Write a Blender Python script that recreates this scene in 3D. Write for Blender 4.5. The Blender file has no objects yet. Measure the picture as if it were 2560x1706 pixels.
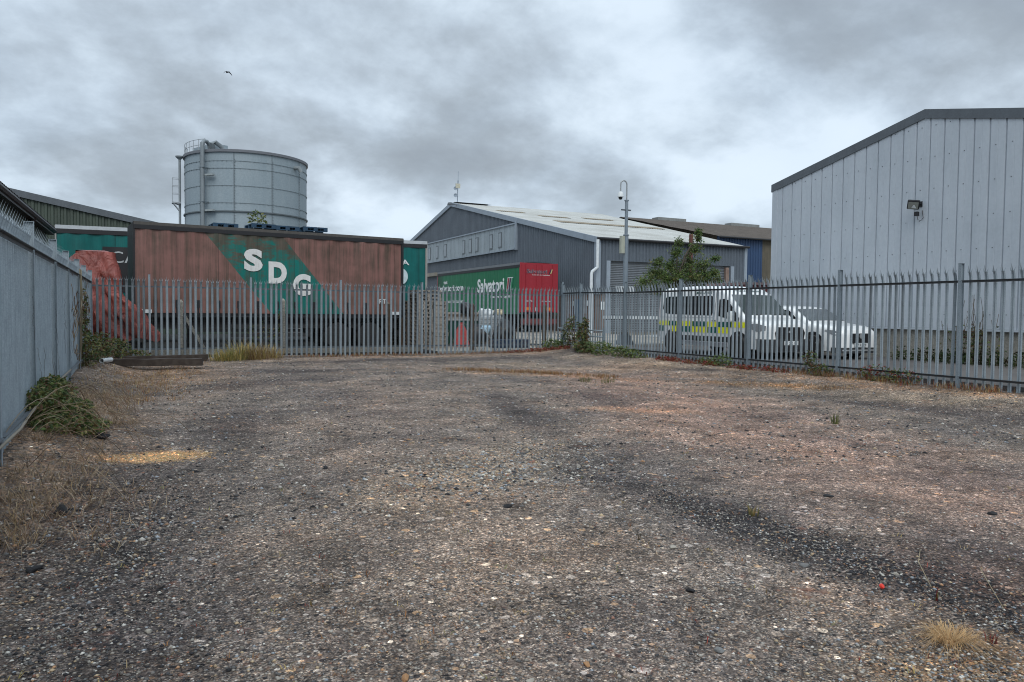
import bpy, bmesh, math, random
import numpy as np
from mathutils import Vector, Matrix
R = math.radians
rng = random.Random(7)
nr = np.random.RandomState(11)
SC = bpy.context.scene
COL = SC.collection

# ------------------------------------------------------------------ camera
F, PITCH, ROLL, CAMH, YAW = 1868.5, 0.0387, 0.0102, 1.5443, math.pi/2 - 1.1192
cam = bpy.data.cameras.new('camera'); cam.sensor_width = 36.0; cam.lens = 36.0*F/2560.0
cam.clip_start = 0.05; cam.clip_end = 3000
camo = bpy.data.objects.new('camera', cam); COL.objects.link(camo); SC.camera = camo
camo.matrix_world = (Matrix.Translation((0, 0, CAMH)) @ Matrix.Rotation(-YAW, 4, 'Z')
                     @ Matrix.Rotation(math.pi/2 - PITCH, 4, 'X') @ Matrix.Rotation(ROLL, 4, 'Z'))

# ------------------------------------------------------------------ light
SUN_AZ, SUN_EL = R(200), R(46)          # heading from +Y towards +X
w = bpy.data.worlds.new("World"); SC.world = w; w.use_nodes = True
nt = w.node_tree; nt.nodes.clear()
def wn(t, **k):
    n = nt.nodes.new(t)
    for a, b in k.items(): setattr(n, a, b)
    return n
def wl(a, b): nt.links.new(a, b)
def wmath(op, a, b=None, c=None, clamp=False):
    n = wn('ShaderNodeMath', operation=op); n.use_clamp = clamp
    for i, v in enumerate((a, b, c)):
        if v is None: continue
        if isinstance(v, (int, float)): n.inputs[i].default_value = v
        else: wl(v, n.inputs[i])
    return n.outputs[0]
tc = wn('ShaderNodeTexCoord'); sx = wn('ShaderNodeSeparateXYZ'); wl(tc.outputs['Generated'], sx.inputs[0])
zc = wmath('MAXIMUM', sx.outputs[2], 0.0)
den = wmath('ADD', zc, 0.42)
cx = wmath('DIVIDE', sx.outputs[0], den); cy = wmath('DIVIDE', sx.outputs[1], den)
cxyz = wn('ShaderNodeCombineXYZ'); wl(cx, cxyz.inputs[0]); wl(cy, cxyz.inputs[1])
def wnoise(scale, detail, rough, dist, off):
    mp = wn('ShaderNodeMapping'); mp.inputs['Location'].default_value = off
    wl(cxyz.outputs[0], mp.inputs[0])
    n = wn('ShaderNodeTexNoise'); n.inputs['Scale'].default_value = scale; n.inputs['Detail'].default_value = detail
    n.inputs['Roughness'].default_value = rough; n.inputs['Distortion'].default_value = dist
    wl(mp.outputs[0], n.inputs['Vector']); return n.outputs['Fac']
def wramp(f, stops):
    n = wn('ShaderNodeValToRGB'); e = n.color_ramp.elements
    while len(e) < len(stops): e.new(0.5)
    for i, (p, c) in enumerate(stops): e[i].position = p; e[i].color = (*c, 1)
    n.color_ramp.interpolation = 'B_SPLINE'
    wl(f, n.inputs[0]); return n.outputs[0]
big = wnoise(1.9, 7, 0.52, 0.15, (6.6, 11.3, 0)); mid = wnoise(4.2, 8, 0.60, 0.1, (10.6, 14.3, 0))
low = wn('ShaderNodeMapRange', interpolation_type='SMOOTHSTEP'); wl(sx.outputs[2], low.inputs[0]); low.inputs[1].default_value = 0.02; low.inputs[2].default_value = 0.22; low.inputs[3].default_value = -0.035; low.inputs[4].default_value = 0.0
fld = wmath('ADD', low.outputs[0], wmath('ADD', wmath('MULTIPLY', big, 0.66), wmath('MULTIPLY', mid, 0.34)))
cloud = wramp(fld, [(0.375, (0.59, 0.68, 0.77)), (0.44, (0.475, 0.56, 0.645)), (0.495, (0.37, 0.435, 0.505)), (0.55, (0.295, 0.345, 0.395)), (0.64, (0.235, 0.27, 0.31))])
thin = wramp(wnoise(1.5, 4, 0.6, 0.3, (1.3, 9.2, 0)), [(0.30, (0.9, 0.9, 0.9)), (0.45, (0.35, 0.35, 0.35)), (0.60, (0, 0, 0))])
# a brighter break in the cloud where the sun stands
sd = wn('ShaderNodeVectorMath', operation='DOT_PRODUCT'); wl(tc.outputs['Generated'], sd.inputs[0])
sd.inputs[1].default_value = (math.sin(SUN_AZ)*math.cos(SUN_EL), math.cos(SUN_AZ)*math.cos(SUN_EL), math.sin(SUN_EL))
glow = wmath('POWER', wmath('MAXIMUM', sd.outputs['Value'], 0.0), 10.0)
# an overcast sky grows brighter towards the zenith
zen = wn('ShaderNodeMapRange', interpolation_type='SMOOTHSTEP'); wl(sx.outputs[2], zen.inputs[0])
zen.inputs[1].default_value = 0.36; zen.inputs[2].default_value = 0.85; zen.inputs[3].default_value = 1.0; zen.inputs[4].default_value = 2.0
lum = wmath('ADD', wmath('MULTIPLY', zen.outputs[0], 1.12), wmath('MULTIPLY', glow, 0.9))
sky = wn('ShaderNodeTexSky', sky_type='NISHITA'); sky.sun_disc = False; sky.sun_elevation = SUN_EL; sky.sun_rotation = SUN_AZ
bg1 = wn('ShaderNodeBackground'); wl(sky.outputs[0], bg1.inputs[0]); bg1.inputs[1].default_value = 0.10
bg2 = wn('ShaderNodeBackground'); wl(cloud, bg2.inputs[0]); wl(lum, bg2.inputs[1])
mx = wn('ShaderNodeMixShader'); wl(wmath('SUBTRACT', 1.0, wmath('MULTIPLY', thin, 0.16)), mx.inputs[0]); wl(bg1.outputs[0], mx.inputs[1]); wl(bg2.outputs[0], mx.inputs[2])
wo = wn('ShaderNodeOutputWorld'); wl(mx.outputs[0], wo.inputs[0])
sl = bpy.data.lights.new('sun', 'SUN'); sl.energy = 1.1; sl.angle = R(40); sl.color = (1, 0.96, 0.9)
so = bpy.data.objects.new('sun', sl); COL.objects.link(so)
so.rotation_euler = Vector((-math.sin(SUN_AZ)*math.cos(SUN_EL), -math.cos(SUN_AZ)*math.cos(SUN_EL), -math.sin(SUN_EL))).to_track_quat('-Z', 'Y').to_euler()
SC.view_settings.view_transform = 'Standard'; SC.view_settings.look = 'None'
SC.view_settings.gamma = 1; SC.view_settings.use_curve_mapping = False; SC.view_settings.exposure = 0.3
SC.render.engine = 'CYCLES'
SC.cycles.filter_width = 1.05; SC.cycles.max_bounces = 6; SC.cycles.diffuse_bounces = 3; SC.cycles.glossy_bounces = 3; SC.cycles.transparent_max_bounces = 8

# ------------------------------------------------------------------ materials
class MT:
    """small node-tree helper"""
    def __init__(s, name):
        s.m = bpy.data.materials.new(name); s.m.use_nodes = True; s.t = s.m.node_tree; s.t.nodes.clear()
        s.b = s.n('ShaderNodeBsdfPrincipled'); s.o = s.n('ShaderNodeOutputMaterial'); s.l(s.b.outputs[0], s.o.inputs[0])
        s.tc = s.n('ShaderNodeTexCoord')
    def n(s, t, **k):
        x = s.t.nodes.new(t)
        for a, b in k.items(): setattr(x, a, b)
        return x
    def l(s, a, b): s.t.links.new(a, b)
    def put(s, sock, v):
        if hasattr(v, 'is_linked') or hasattr(v, 'links'): s.l(v, sock)
        elif isinstance(v, (tuple, list)) and len(v) == 3 and sock.type == 'RGBA': sock.default_value = (*v, 1)
        else: sock.default_value = v
    def math(s, op, a, b=None, c=None, clamp=False):
        x = s.n('ShaderNodeMath', operation=op); x.use_clamp = clamp
        for i, v in enumerate((a, b, c)):
            if v is not None: s.put(x.inputs[i], v)
        return x.outputs[0]
    def map(s, scale=(1, 1, 1), loc=(0, 0, 0), rot=(0, 0, 0), src=None):
        x = s.n('ShaderNodeMapping'); x.inputs['Scale'].default_value = scale; x.inputs['Location'].default_value = loc; x.inputs['Rotation'].default_value = rot
        s.l(src or s.tc.outputs['Object'], x.inputs[0]); return x.outputs[0]
    def noise(s, scale=5, detail=4, rough=0.55, vec=None, dist=0.0):
        x = s.n('ShaderNodeTexNoise'); x.inputs['Scale'].default_value = scale; x.inputs['Detail'].default_value = detail
        x.inputs['Roughness'].default_value = rough; x.inputs['Distortion'].default_value = dist
        s.l(vec or s.tc.outputs['Object'], x.inputs['Vector']); return x.outputs['Fac']
    def vor(s, scale, vec=None, feature='F1', rand=1.0):
        x = s.n('ShaderNodeTexVoronoi', feature=feature); x.inputs['Scale'].default_value = scale; x.inputs['Randomness'].default_value = rand
        s.l(vec or s.tc.outputs['Object'], x.inputs['Vector']); return x
    def ramp(s, f, stops, interp='LINEAR'):
        x = s.n('ShaderNodeValToRGB'); e = x.color_ramp.elements; x.color_ramp.interpolation = interp
        while len(e) < len(stops): e.new(0.5)
        for i, (p, c) in enumerate(stops):
            e[i].position = p; e[i].color = (*c, 1) if isinstance(c, (tuple, list)) else (c, c, c, 1)
        s.l(f, x.inputs[0]); return x.outputs[0]
    def mix(s, f, a, b, mode='MIX'):
        x = s.n('ShaderNodeMix', data_type='RGBA', blend_type=mode); s.put(x.inputs[0], f); s.put(x.inputs[6], a); s.put(x.inputs[7], b); return x.outputs[2]
    def bump(s, h, strength=0.3, dist=0.01):
        x = s.n('ShaderNodeBump'); x.inputs['Strength'].default_value = strength; x.inputs['Distance'].default_value = dist
        s.l(h, x.inputs['Height']); s.l(x.outputs[0], s.b.inputs['Normal'])
    def fin(s, col, rough=0.6, metal=0.0, spec=None):
        s.put(s.b.inputs['Base Color'], col); s.put(s.b.inputs['Roughness'], rough); s.put(s.b.inputs['Metallic'], metal)
        if spec is not None: s.b.inputs['Specular IOR Level'].default_value = spec
        return s.m

def weathered(name, col, dirt=None, amt=0.5, rough=0.6, metal=0.0, scale=3.0, streak=True, spec=None, bump=0.0, fine=0.12, rand=0.0):
    """paint or metal with mottling and vertical rain streaks"""
    t = MT(name); dirt = dirt or tuple(c*0.45 for c in col)
    a = t.noise(scale, 6, 0.6)
    if streak:
        b = t.noise(1.0, 5, 0.65, t.map((scale*4, scale*4, scale*0.35)))
        f = t.math('ADD', t.math('MULTIPLY', a, 0.5), t.math('MULTIPLY', b, 0.5))
    else: f = a
    f = t.ramp(f, [(0.40, 0.0), (0.70, 1.0)])
    c = t.mix(t.math('MULTIPLY', f, amt), col, dirt)
    g = t.noise(scale*18, 3, 0.6)
    c = t.mix(fine, c, t.ramp(g, [(0.3, 0.0), (0.7, 1.0)]), 'OVERLAY')
    if rand:
        oi = t.n('ShaderNodeObjectInfo'); c = t.mix(rand, c, t.ramp(oi.outputs['Random'], [(0.0, 0.62), (0.5, 1.0), (1.0, 1.3)]), 'MULTIPLY')
    if bump: t.bump(g, bump, 0.01)
    return t.fin(c, rough, metal, spec)
def plain(name, col, rough=0.5, metal=0.0, spec=None):
    return weathered(name, col, None, 0.25, rough, metal, 6.0, False, spec, 0, 0.06)
def attr_mat(name, rough=0.7, trans=0.0, var=0.25, scale=8):
    t = MT(name); a = t.n('ShaderNodeAttribute'); a.attribute_name = 'Col'
    g = t.ramp(t.noise(scale, 3, 0.6), [(0.3, 0.55), (0.7, 1.3)])
    c = t.mix(var, a.outputs['Color'], g, 'MULTIPLY')
    t.fin(c, rough, 0, 0.25)
    if trans:
        tr = t.n('ShaderNodeBsdfTranslucent'); t.l(c, tr.inputs[0])
        ms = t.n('ShaderNodeMixShader'); ms.inputs[0].default_value = trans
        t.l(t.b.outputs[0], ms.inputs[1]); t.l(tr.outputs[0], ms.inputs[2]); t.l(ms.outputs[0], t.o.inputs[0])
    return t.m

galv = weathered('galvanised_steel', (0.275, 0.32, 0.35), (0.165, 0.20, 0.22), 0.75, 0.52, 0.15, 5.0, True, 0.4, 0, 0.2, 0.75)
galv_post = weathered('galvanised_post', (0.25, 0.30, 0.335), (0.16, 0.19, 0.215), 0.7, 0.55, 0.25, 4.0, True, 0.4, 0, 0.2)
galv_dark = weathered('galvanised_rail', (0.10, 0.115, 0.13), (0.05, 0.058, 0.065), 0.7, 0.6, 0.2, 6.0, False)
galv_left = weathered('galvanised_old', (0.33, 0.395, 0.44), (0.18, 0.22, 0.25), 0.7, 0.58, 0.1, 4.0, True, 0.35, 0, 0.14)
white_clad = weathered('white_cladding', (0.47, 0.51, 0.55), (0.36, 0.40, 0.44), 0.7, 0.45, 0.0, 0.6, True, 0.35, 0, 0.04)
trim_grey = weathered('grey_trim', (0.10, 0.115, 0.13), None, 0.5, 0.5, 0, 1.5)
wh_grey = weathered('grey_cladding', (0.11, 0.132, 0.158), (0.065, 0.078, 0.096), 0.7, 0.5, 0.0, 0.7, True, 0.35)
wh_trim = weathered('pale_grey_trim', (0.28, 0.33, 0.385), None, 0.4, 0.5, 0, 2.0)
band_grey = weathered('pale_band', (0.31, 0.36, 0.39), (0.19, 0.22, 0.24), 0.7, 0.5, 0, 0.8)
cream_roof = weathered('cement_roof', (0.47, 0.475, 0.45), (0.33, 0.325, 0.295), 0.75, 0.8, 0, 0.5, False, 0.2)
brown_sheet = weathered('rooflight_brown', (0.26, 0.215, 0.15), (0.15, 0.12, 0.08), 0.8, 0.7, 0, 0.8, False)
brown_roof = weathered('mossy_roof', (0.12, 0.102, 0.088), (0.075, 0.065, 0.055), 0.9, 0.9, 0, 1.2, False, 0.2, 0.3, 0.4)
blue_clad = weathered('blue_cladding', (0.026, 0.062, 0.14), None, 0.5, 0.5, 0, 0.8)
brown_wall = weathered('stained_wall', (0.12, 0.105, 0.075), (0.05, 0.045, 0.035), 0.9, 0.8, 0, 1.2)
green_clad = weathered('dark_green_cladding', (0.062, 0.082, 0.062), (0.03, 0.04, 0.032), 0.8, 0.55, 0, 1.2)
black_mat = plain('black_paint', (0.012, 0.012, 0.014), 0.5)
dark_mat = weathered('dirty_chassis', (0.022, 0.022, 0.024), (0.05, 0.045, 0.04), 0.6, 0.8, 0, 4.0, False)
rubber = weathered('rubber', (0.018, 0.018, 0.019), (0.05, 0.047, 0.042), 0.5, 0.85, 0, 6.0, False)
white_plastic = weathered('white_plastic', (0.62, 0.65, 0.66), (0.35, 0.36, 0.35), 0.6, 0.45, 0, 3.0)
concrete = weathered('concrete', (0.30, 0.285, 0.25), (0.17, 0.16, 0.135), 0.8, 0.9, 0, 1.5, True, 0.2, 0.2, 0.3)
pipe_white = plain('white_pipe', (0.66, 0.70, 0.72), 0.4)
rust_red = weathered('maroon_paint', (0.16, 0.035, 0.035), (0.07, 0.025, 0.022), 0.7, 0.6, 0, 2.0)
rust_post = weathered('rusty_steel', (0.13, 0.045, 0.038), (0.06, 0.03, 0.025), 0.7, 0.8, 0, 5.0)
silver = plain('bright_metal', (0.55, 0.57, 0.58), 0.35, 0.6)

def brick_mat():
    t = MT('brown_brick'); x = t.n('ShaderNodeTexBrick')
    t.l(t.map((1, 1, 1), rot=(R(90), 0, R(90))), x.inputs['Vector'])
    x.inputs['Color1'].default_value = (0.17, 0.10, 0.075, 1); x.inputs['Color2'].default_value = (0.10, 0.065, 0.055, 1); x.inputs['Mortar'].default_value = (0.22, 0.2, 0.18, 1)
    x.inputs['Scale'].default_value = 1.0; x.inputs['Brick Width'].default_value = 0.225; x.inputs['Row Height'].default_value = 0.075; x.inputs['Mortar Size'].default_value = 0.008
    return t.fin(x.outputs[0], 0.85)
brick = brick_mat()

def curtain_mat(name, base, dirt, dirt_amt, band=None, seams=1.2):
    """printed truck curtain with rain streaks, grime below the rail and an optional diagonal colour band"""
    t = MT(name); sp = t.n('ShaderNodeSeparateXYZ'); t.l(t.tc.outputs['Object'], sp.inputs[0]); X, Z = sp.outputs[0], sp.outputs[2]
    st = t.noise(1.0, 6, 0.7, t.map((5.5, 5.5, 0.22)))
    mo = t.noise(1.6, 5, 0.6)
    st2 = t.noise(1.0, 4, 0.7, t.map((22, 22, 0.5)))
    f = t.math('ADD', t.math('MULTIPLY', st, 0.55), t.math('ADD', t.math('MULTIPLY', mo, 0.25), t.math('MULTIPLY', st2, 0.2)))
    f = t.ramp(f, [(0.45, 0.0), (0.60, 1.0)])
    c = t.mix(t.math('MULTIPLY', t.ramp(mo, [(0.35, 0), (0.65, 1)]), 0.4), base, tuple(v*0.72 for v in base))
    if band:
        x0, s0, x1, s1, bc = band                      # left/right edge x at z=0 and dx/dz
        le = t.math('GREATER_THAN', X, t.math('MULTIPLY_ADD', Z, s0, x0)); re = t.math('LESS_THAN', X, t.math('MULTIPLY_ADD', Z, s1, x1))
        k = t.math('MULTIPLY', le, re)
        wear = t.noise(1.0, 6, 0.75, t.map((1.5, 1.5, 4.6)))       # printed green rubbed away near the top
        top = t.n('ShaderNodeMapRange'); t.l(Z, top.inputs[0]); top.inputs[1].default_value = 2.3; top.inputs[2].default_value = 3.9
        top.inputs[3].default_value = -0.12; top.inputs[4].default_value = 0.09
        wf = t.ramp(t.math('ADD', wear, top.outputs[0]), [(0.46, 1.0), (0.56, 0.12)])
        worn = t.mix(t.ramp(t.noise(1.0, 5, 0.7, t.map((3.5, 3.5, 1.2))), [(0.42, 0), (0.58, 1)]), (0.125, 0.082, 0.06), (0.07, 0.065, 0.045))
        c = t.mix(k, c, t.mix(wf, worn, bc))
    c = t.mix(t.math('MULTIPLY', f, dirt_amt), c, dirt)
    wv = t.math('FRACT', t.math('DIVIDE', X, seams)); sm = t.ramp(wv, [(0.0, 0.55), (0.014, 0.55), (0.022, 1.0), (1.0, 1.0)])
    c = t.mix(1.0, c, sm, 'MULTIPLY')
    t.bump(t.noise(2.2, 3, 0.5, t.map((1.6, 1.6, 0.4))), 0.35, 0.05)
    return t.fin(c, 0.48, 0, 0.35)
cur_red = curtain_mat('faded_curtain', (0.235, 0.117, 0.098), (0.065, 0.052, 0.036), 0.85, (5.135, -0.811, 7.634, -0.82, (0.0, 0.155, 0.13)), 1.22)
cur_teal = curtain_mat('teal_curtain', (0.0, 0.125, 0.115), (0.0, 0.05, 0.05), 0.5, None, 1.9)
cur_green = curtain_mat('green_curtain', (0.005, 0.145, 0.06), (0.004, 0.09, 0.045), 0.3, None, 60)
red_paint = weathered('red_paint', (0.30, 0.018, 0.03), None, 0.3, 0.4, 0, 1.5)
white_letter = weathered('white_lettering', (0.72, 0.72, 0.70), (0.35, 0.32, 0.28), 0.45, 0.6, 0, 5.0)
clean_white = plain('white_print', (0.72, 0.75, 0.75), 0.5)
navy_print = plain('navy_print', (0.03, 0.02, 0.05), 0.5)
def tarp_material():
    t = MT('red_tarpaulin'); a = t.noise(1.3, 5, 0.6); f = t.noise(1.0, 3, 0.5, t.map((2.2, 2.2, 1.0), rot=(0, R(28), 0)), 1.6); g = t.noise(9, 4, 0.6)
    c = t.mix(t.ramp(a, [(0.4, 0), (0.65, 1)]), (0.29, 0.075, 0.058), (0.17, 0.05, 0.042)); c = t.mix(t.ramp(g, [(0.55, 0), (0.75, 0.5)]), c, (0.20, 0.11, 0.09))
    t.bump(t.math('ADD', t.math('ABSOLUTE', t.math('SUBTRACT', f, 0.5)), t.math('MULTIPLY', g, 0.06)), 0.7, 0.25)
    return t.fin(c, 0.5, 0, 0.35)
tarp_mat = tarp_material()
glass = MT('dark_glass'); glass = glass.fin((0.012, 0.014, 0.016), 0.06, 0, 0.6)
car_white = MT('white_car_paint'); car_white.b.inputs['Coat Weight'].default_value = 0.6; car_white = car_white.fin((0.82, 0.83, 0.82), 0.3, 0, 0.4)
plastic_dark = plain('dark_plastic', (0.03, 0.032, 0.035), 0.6)
hi_yellow = plain('fluorescent_yellow', (0.93, 0.93, 0.01), 0.5)
amb_green = plain('ambulance_green', (0.0, 0.10, 0.075), 0.5)
lens_mat = plain('headlamp_lens', (0.35, 0.37, 0.39), 0.12, 0.3)
orange_mat = plain('orange_marker', (0.65, 0.16, 0.02), 0.5)
wood_grey = weathered('weathered_wood', (0.32, 0.285, 0.245), (0.17, 0.145, 0.12), 0.8, 0.9, 0, 5.0, False)
wood_dark = weathered('brown_wood', (0.13, 0.095, 0.065), (0.06, 0.045, 0.035), 0.8, 0.9, 0, 5.0, False)
sleeper_mat = weathered('creosoted_timber', (0.035, 0.025, 0.02), (0.075, 0.06, 0.048), 0.8, 0.85, 0, 6.0, False)
blue_paint = weathered('blue_pallet_paint', (0.015, 0.055, 0.105), (0.015, 0.03, 0.05), 0.6, 0.7, 0, 4.0, False)
leaf_mat = attr_mat('leaf', 0.55, 0.25)
dry_mat = attr_mat('dry_grass', 0.8, 0.2)
bark = weathered('bark', (0.10, 0.085, 0.065), None, 0.6, 0.9, 0, 8.0, False)
stone_mat = attr_mat('stone', 0.85, 0, 0.35, 60)
navy_mat = plain('navy_plastic', (0.02, 0.04, 0.08), 0.5)
skip_green = weathered('green_skip_paint', (0.012, 0.075, 0.055), None, 0.6, 0.6, 0, 3.0)
red_plastic = plain('red_plastic', (0.42, 0.045, 0.04), 0.5)

# ------------------------------------------------------------------ mesh helpers
class MB:
    def __init__(s): s.v = []; s.f = []; s.mi = []
    def add(s, vs, fs, mi=0):
        o = len(s.v); s.v.extend([tuple(v) for v in vs]); s.f.extend([tuple(i+o for i in f) for f in fs]); s.mi.extend([mi]*len(fs)); return s
    def box(s, x0, x1, y0, y1, z0, z1, mi=0):
        return s.add([(x0, y0, z0), (x1, y0, z0), (x1, y1, z0), (x0, y1, z0), (x0, y0, z1), (x1, y0, z1), (x1, y1, z1), (x0, y1, z1)],
                     [(0, 3, 2, 1), (4, 5, 6, 7), (0, 1, 5, 4), (1, 2, 6, 5), (2, 3, 7, 6), (3, 0, 4, 7)], mi)
    def bar(s, p, q, w, h=None, mi=0, up=(0, 0, 1)):
        p, q = Vector(p), Vector(q); h = h or w; d = (q-p).normalized(); u = Vector(up)
        if abs(d.dot(u)) > 0.98: u = Vector((0, 1, 0))
        a = d.cross(u).normalized()*w/2; b = a.cross(d).normalized()*h/2
        vs = [p-a-b, p+a-b, p+a+b, p-a+b, q-a-b, q+a-b, q+a+b, q-a+b]
        return s.add(vs, [(0, 1, 2, 3), (7, 6, 5, 4), (0, 4, 5, 1), (1, 5, 6, 2), (2, 6, 7, 3), (3, 7, 4, 0)], mi)
    def tube(s, pts, r, n=8, mi=0, caps=True):
        pts = [Vector(p) for p in pts]; rs = r if isinstance(r, (list, tuple)) else [r]*len(pts); vs = []; fs = []; pa = None
        for i, p in enumerate(pts):
            d = (pts[min(i+1, len(pts)-1)] - pts[max(i-1, 0)]).normalized()
            if pa is None:
                u = Vector((0, 0, 1)) if abs(d.z) < 0.9 else Vector((1, 0, 0)); pa = d.cross(u).normalized()
            a = (pa - d*pa.dot(d)).normalized(); pa = a; b = d.cross(a)
            for k in range(n):
                t = 2*math.pi*k/n; vs.append(p + a*math.cos(t)*rs[i] + b*math.sin(t)*rs[i])
        for i in range(len(pts)-1):
            for k in range(n): fs.append((i*n+k, i*n+(k+1) % n, (i+1)*n+(k+1) % n, (i+1)*n+k))
        if caps: fs.append(tuple(range(n-1, -1, -1))); fs.append(tuple((len(pts)-1)*n+k for k in range(n)))
        return s.add(vs, fs, mi)
    def lathe(s, prof, c=(0, 0, 0), n=24, mi=0, axis='z'):
        vs = []; fs = []
        for r, z in prof:
            for k in range(n):
                t = 2*math.pi*k/n; x, y = r*math.cos(t), r*math.sin(t)
                v = (x, y, z) if axis == 'z' else ((z, x, y) if axis == 'x' else (y, z, x))
                vs.append((v[0]+c[0], v[1]+c[1], v[2]+c[2]))
        for i in range(len(prof)-1):
            for k in range(n): fs.append((i*n+k, i*n+(k+1) % n, (i+1)*n+(k+1) % n, (i+1)*n+k))
        if prof[0][0] > 1e-4: fs.append(tuple(range(n-1, -1, -1)))
        if prof[-1][0] > 1e-4: fs.append(tuple((len(prof)-1)*n+k for k in range(n)))
        return s.add(vs, fs, mi)
    def grid(s, P, nu, nv, mi=0, close=False):
        vs = [P(i/nu, j/nv) for j in range(nv+1) for i in range(nu+1)]
        fs = [(j*(nu+1)+i, j*(nu+1)+i+1, (j+1)*(nu+1)+i+1, (j+1)*(nu+1)+i) for j in range(nv) for i in range(nu)]
        return s.add(vs, fs, mi)
    def prism(s, poly, place, d0, d1, mi=0):
        """2-D polygon (a,b) extruded; place(a,b,d)->xyz"""
        n = len(poly); vs = [place(a, b, d0) for a, b in poly] + [place(a, b, d1) for a, b in poly]
        fs = [tuple(range(n)), tuple(range(2*n-1, n-1, -1))] + [(i, i+n, (i+1) % n+n, (i+1) % n) for i in range(n)]
        return s.add(vs, fs, mi)
    def build(s, name, mats, parent=None, smooth=False, mw=None, col=None):
        me = bpy.data.meshes.new(name); me.from_pydata(s.v, [], s.f)
        mats = mats if isinstance(mats, (list, tuple)) else [mats]
        for m in mats: me.materials.append(m)
        if len(mats) > 1: me.polygons.foreach_set('material_index', s.mi)
        if smooth: me.polygons.foreach_set('use_smooth', [True]*len(me.polygons))
        if col is not None:
            a = me.color_attributes.new('Col', 'FLOAT_COLOR', 'POINT'); c = np.ones((len(s.v), 4), np.float32); c[:, :3] = col
            a.data.foreach_set('color', c.ravel())
        if smooth != 'flatn':
            bm = bmesh.new(); bm.from_mesh(me); 
            if len(bm.faces) < 60000: bmesh.ops.recalc_face_normals(bm, faces=bm.faces)
            bm.to_mesh(me); bm.free()
        me.update()
        o = bpy.data.objects.new(name, me); COL.objects.link(o)
        if parent is not None: o.parent = parent
        if mw is not None: o.matrix_basis = mw
        if smooth is True: autosmooth(o)
        return o
def autosmooth(o, ang=35):
    me = o.data; bm = bmesh.new(); bm.from_mesh(me)
    for e in bm.edges:
        if len(e.link_faces) == 2 and e.calc_face_angle(0) > R(ang): e.smooth = False
    bm.to_mesh(me); bm.free()
def bevel(o, w=0.01, seg=2):
    bm = bmesh.new(); bm.from_mesh(o.data)
    bmesh.ops.bevel(bm, geom=[e for e in bm.edges if len(e.link_faces) == 2 and e.calc_face_angle(0) > R(30)], offset=w, segments=seg, affect='EDGES', clamp_overlap=True)
    bm.to_mesh(o.data); bm.free(); return o
def thing(name, label, cat, loc=(0, 0, 0), rz=0.0, group=None):
    o = bpy.data.objects.new(name, None); COL.objects.link(o); o.empty_display_size = 0.3
    o.location = loc; o.rotation_euler = (0, 0, rz); return tag(o, label, cat, group)
def tag(o, label, cat, group=None, kind=None):
    o['label'] = label; o['category'] = cat
    if group: o['group'] = group
    if kind: o['kind'] = kind
    return o
def stuff(o, label, cat, group=None): return tag(o, label, cat, group, 'stuff')
def structure(o): o['kind'] = 'structure'; return o
def copy_tree(o, parent=None):
    c = o.copy(); COL.objects.link(c)
    if parent is not None: c.parent = parent
    for ch in list(o.children): copy_tree(ch, c)
    return c
def text_mesh(body, height, mat, name='lettering', parent=None, mw=None, bold=0.0, width=None, ext=0.003, slant=0.0):
    """lettering scaled to a given height (and width), lying in local XZ, facing -Y, origin lower left"""
    cu = bpy.data.curves.new('t', 'FONT'); cu.body = body; cu.size = 1.0; cu.offset = bold; cu.extrude = 0.002; cu.resolution_u = 4
    ob = bpy.data.objects.new('t', cu); COL.objects.link(ob); bpy.context.view_layer.update()
    me = bpy.data.meshes.new_from_object(ob.evaluated_get(bpy.context.evaluated_depsgraph_get())); bpy.data.objects.remove(ob); bpy.data.curves.remove(cu)
    n = len(me.vertices); a = np.empty(n*3, np.float32); me.vertices.foreach_get('co', a); a = a.reshape(-1, 3)
    lo, hi = a.min(0), a.max(0); k = height/(hi[1]-lo[1]); kx = k if width is None else width/(hi[0]-lo[0])
    b = np.zeros_like(a); b[:, 0] = (a[:, 0]-lo[0])*kx; b[:, 2] = (a[:, 1]-lo[1])*k; b[:, 0] += b[:, 2]*slant; b[:, 1] = -(a[:, 2]-lo[2])/max(1e-6, hi[2]-lo[2])*ext
    me.vertices.foreach_set('co', b.ravel()); me.update(); me.materials.clear(); me.materials.append(mat); me.name = name
    o = bpy.data.objects.new(name, me); COL.objects.link(o)
    if parent is not None: o.parent = parent
    if mw is not None: o.matrix_basis = mw
    return o
def sstep(a, b, x):
    t = min(1, max(0, (x-a)/(b-a))); return t*t*(3-2*t)
def gz(x, y):
    """height of the yard's surface"""
    h = 0.20*sstep(11.0, 13.6, x) + 0.10*sstep(18, 23.5, y) + 0.26*sstep(-0.2, -1.35, x)*sstep(4, 10, y)
    return min(h, 0.32) + 0.018*math.sin(x*1.3+y*0.4)*math.sin(y*0.9-x*0.35) + 0.008*math.sin(x*3.1+1)*math.sin(y*2.7)
def oz(x, y):
    """height of the ground beyond the fences"""
    return 0.3 if x > 13.95 else 0.16 + 0.14*sstep(26.5, 34, y)
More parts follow.
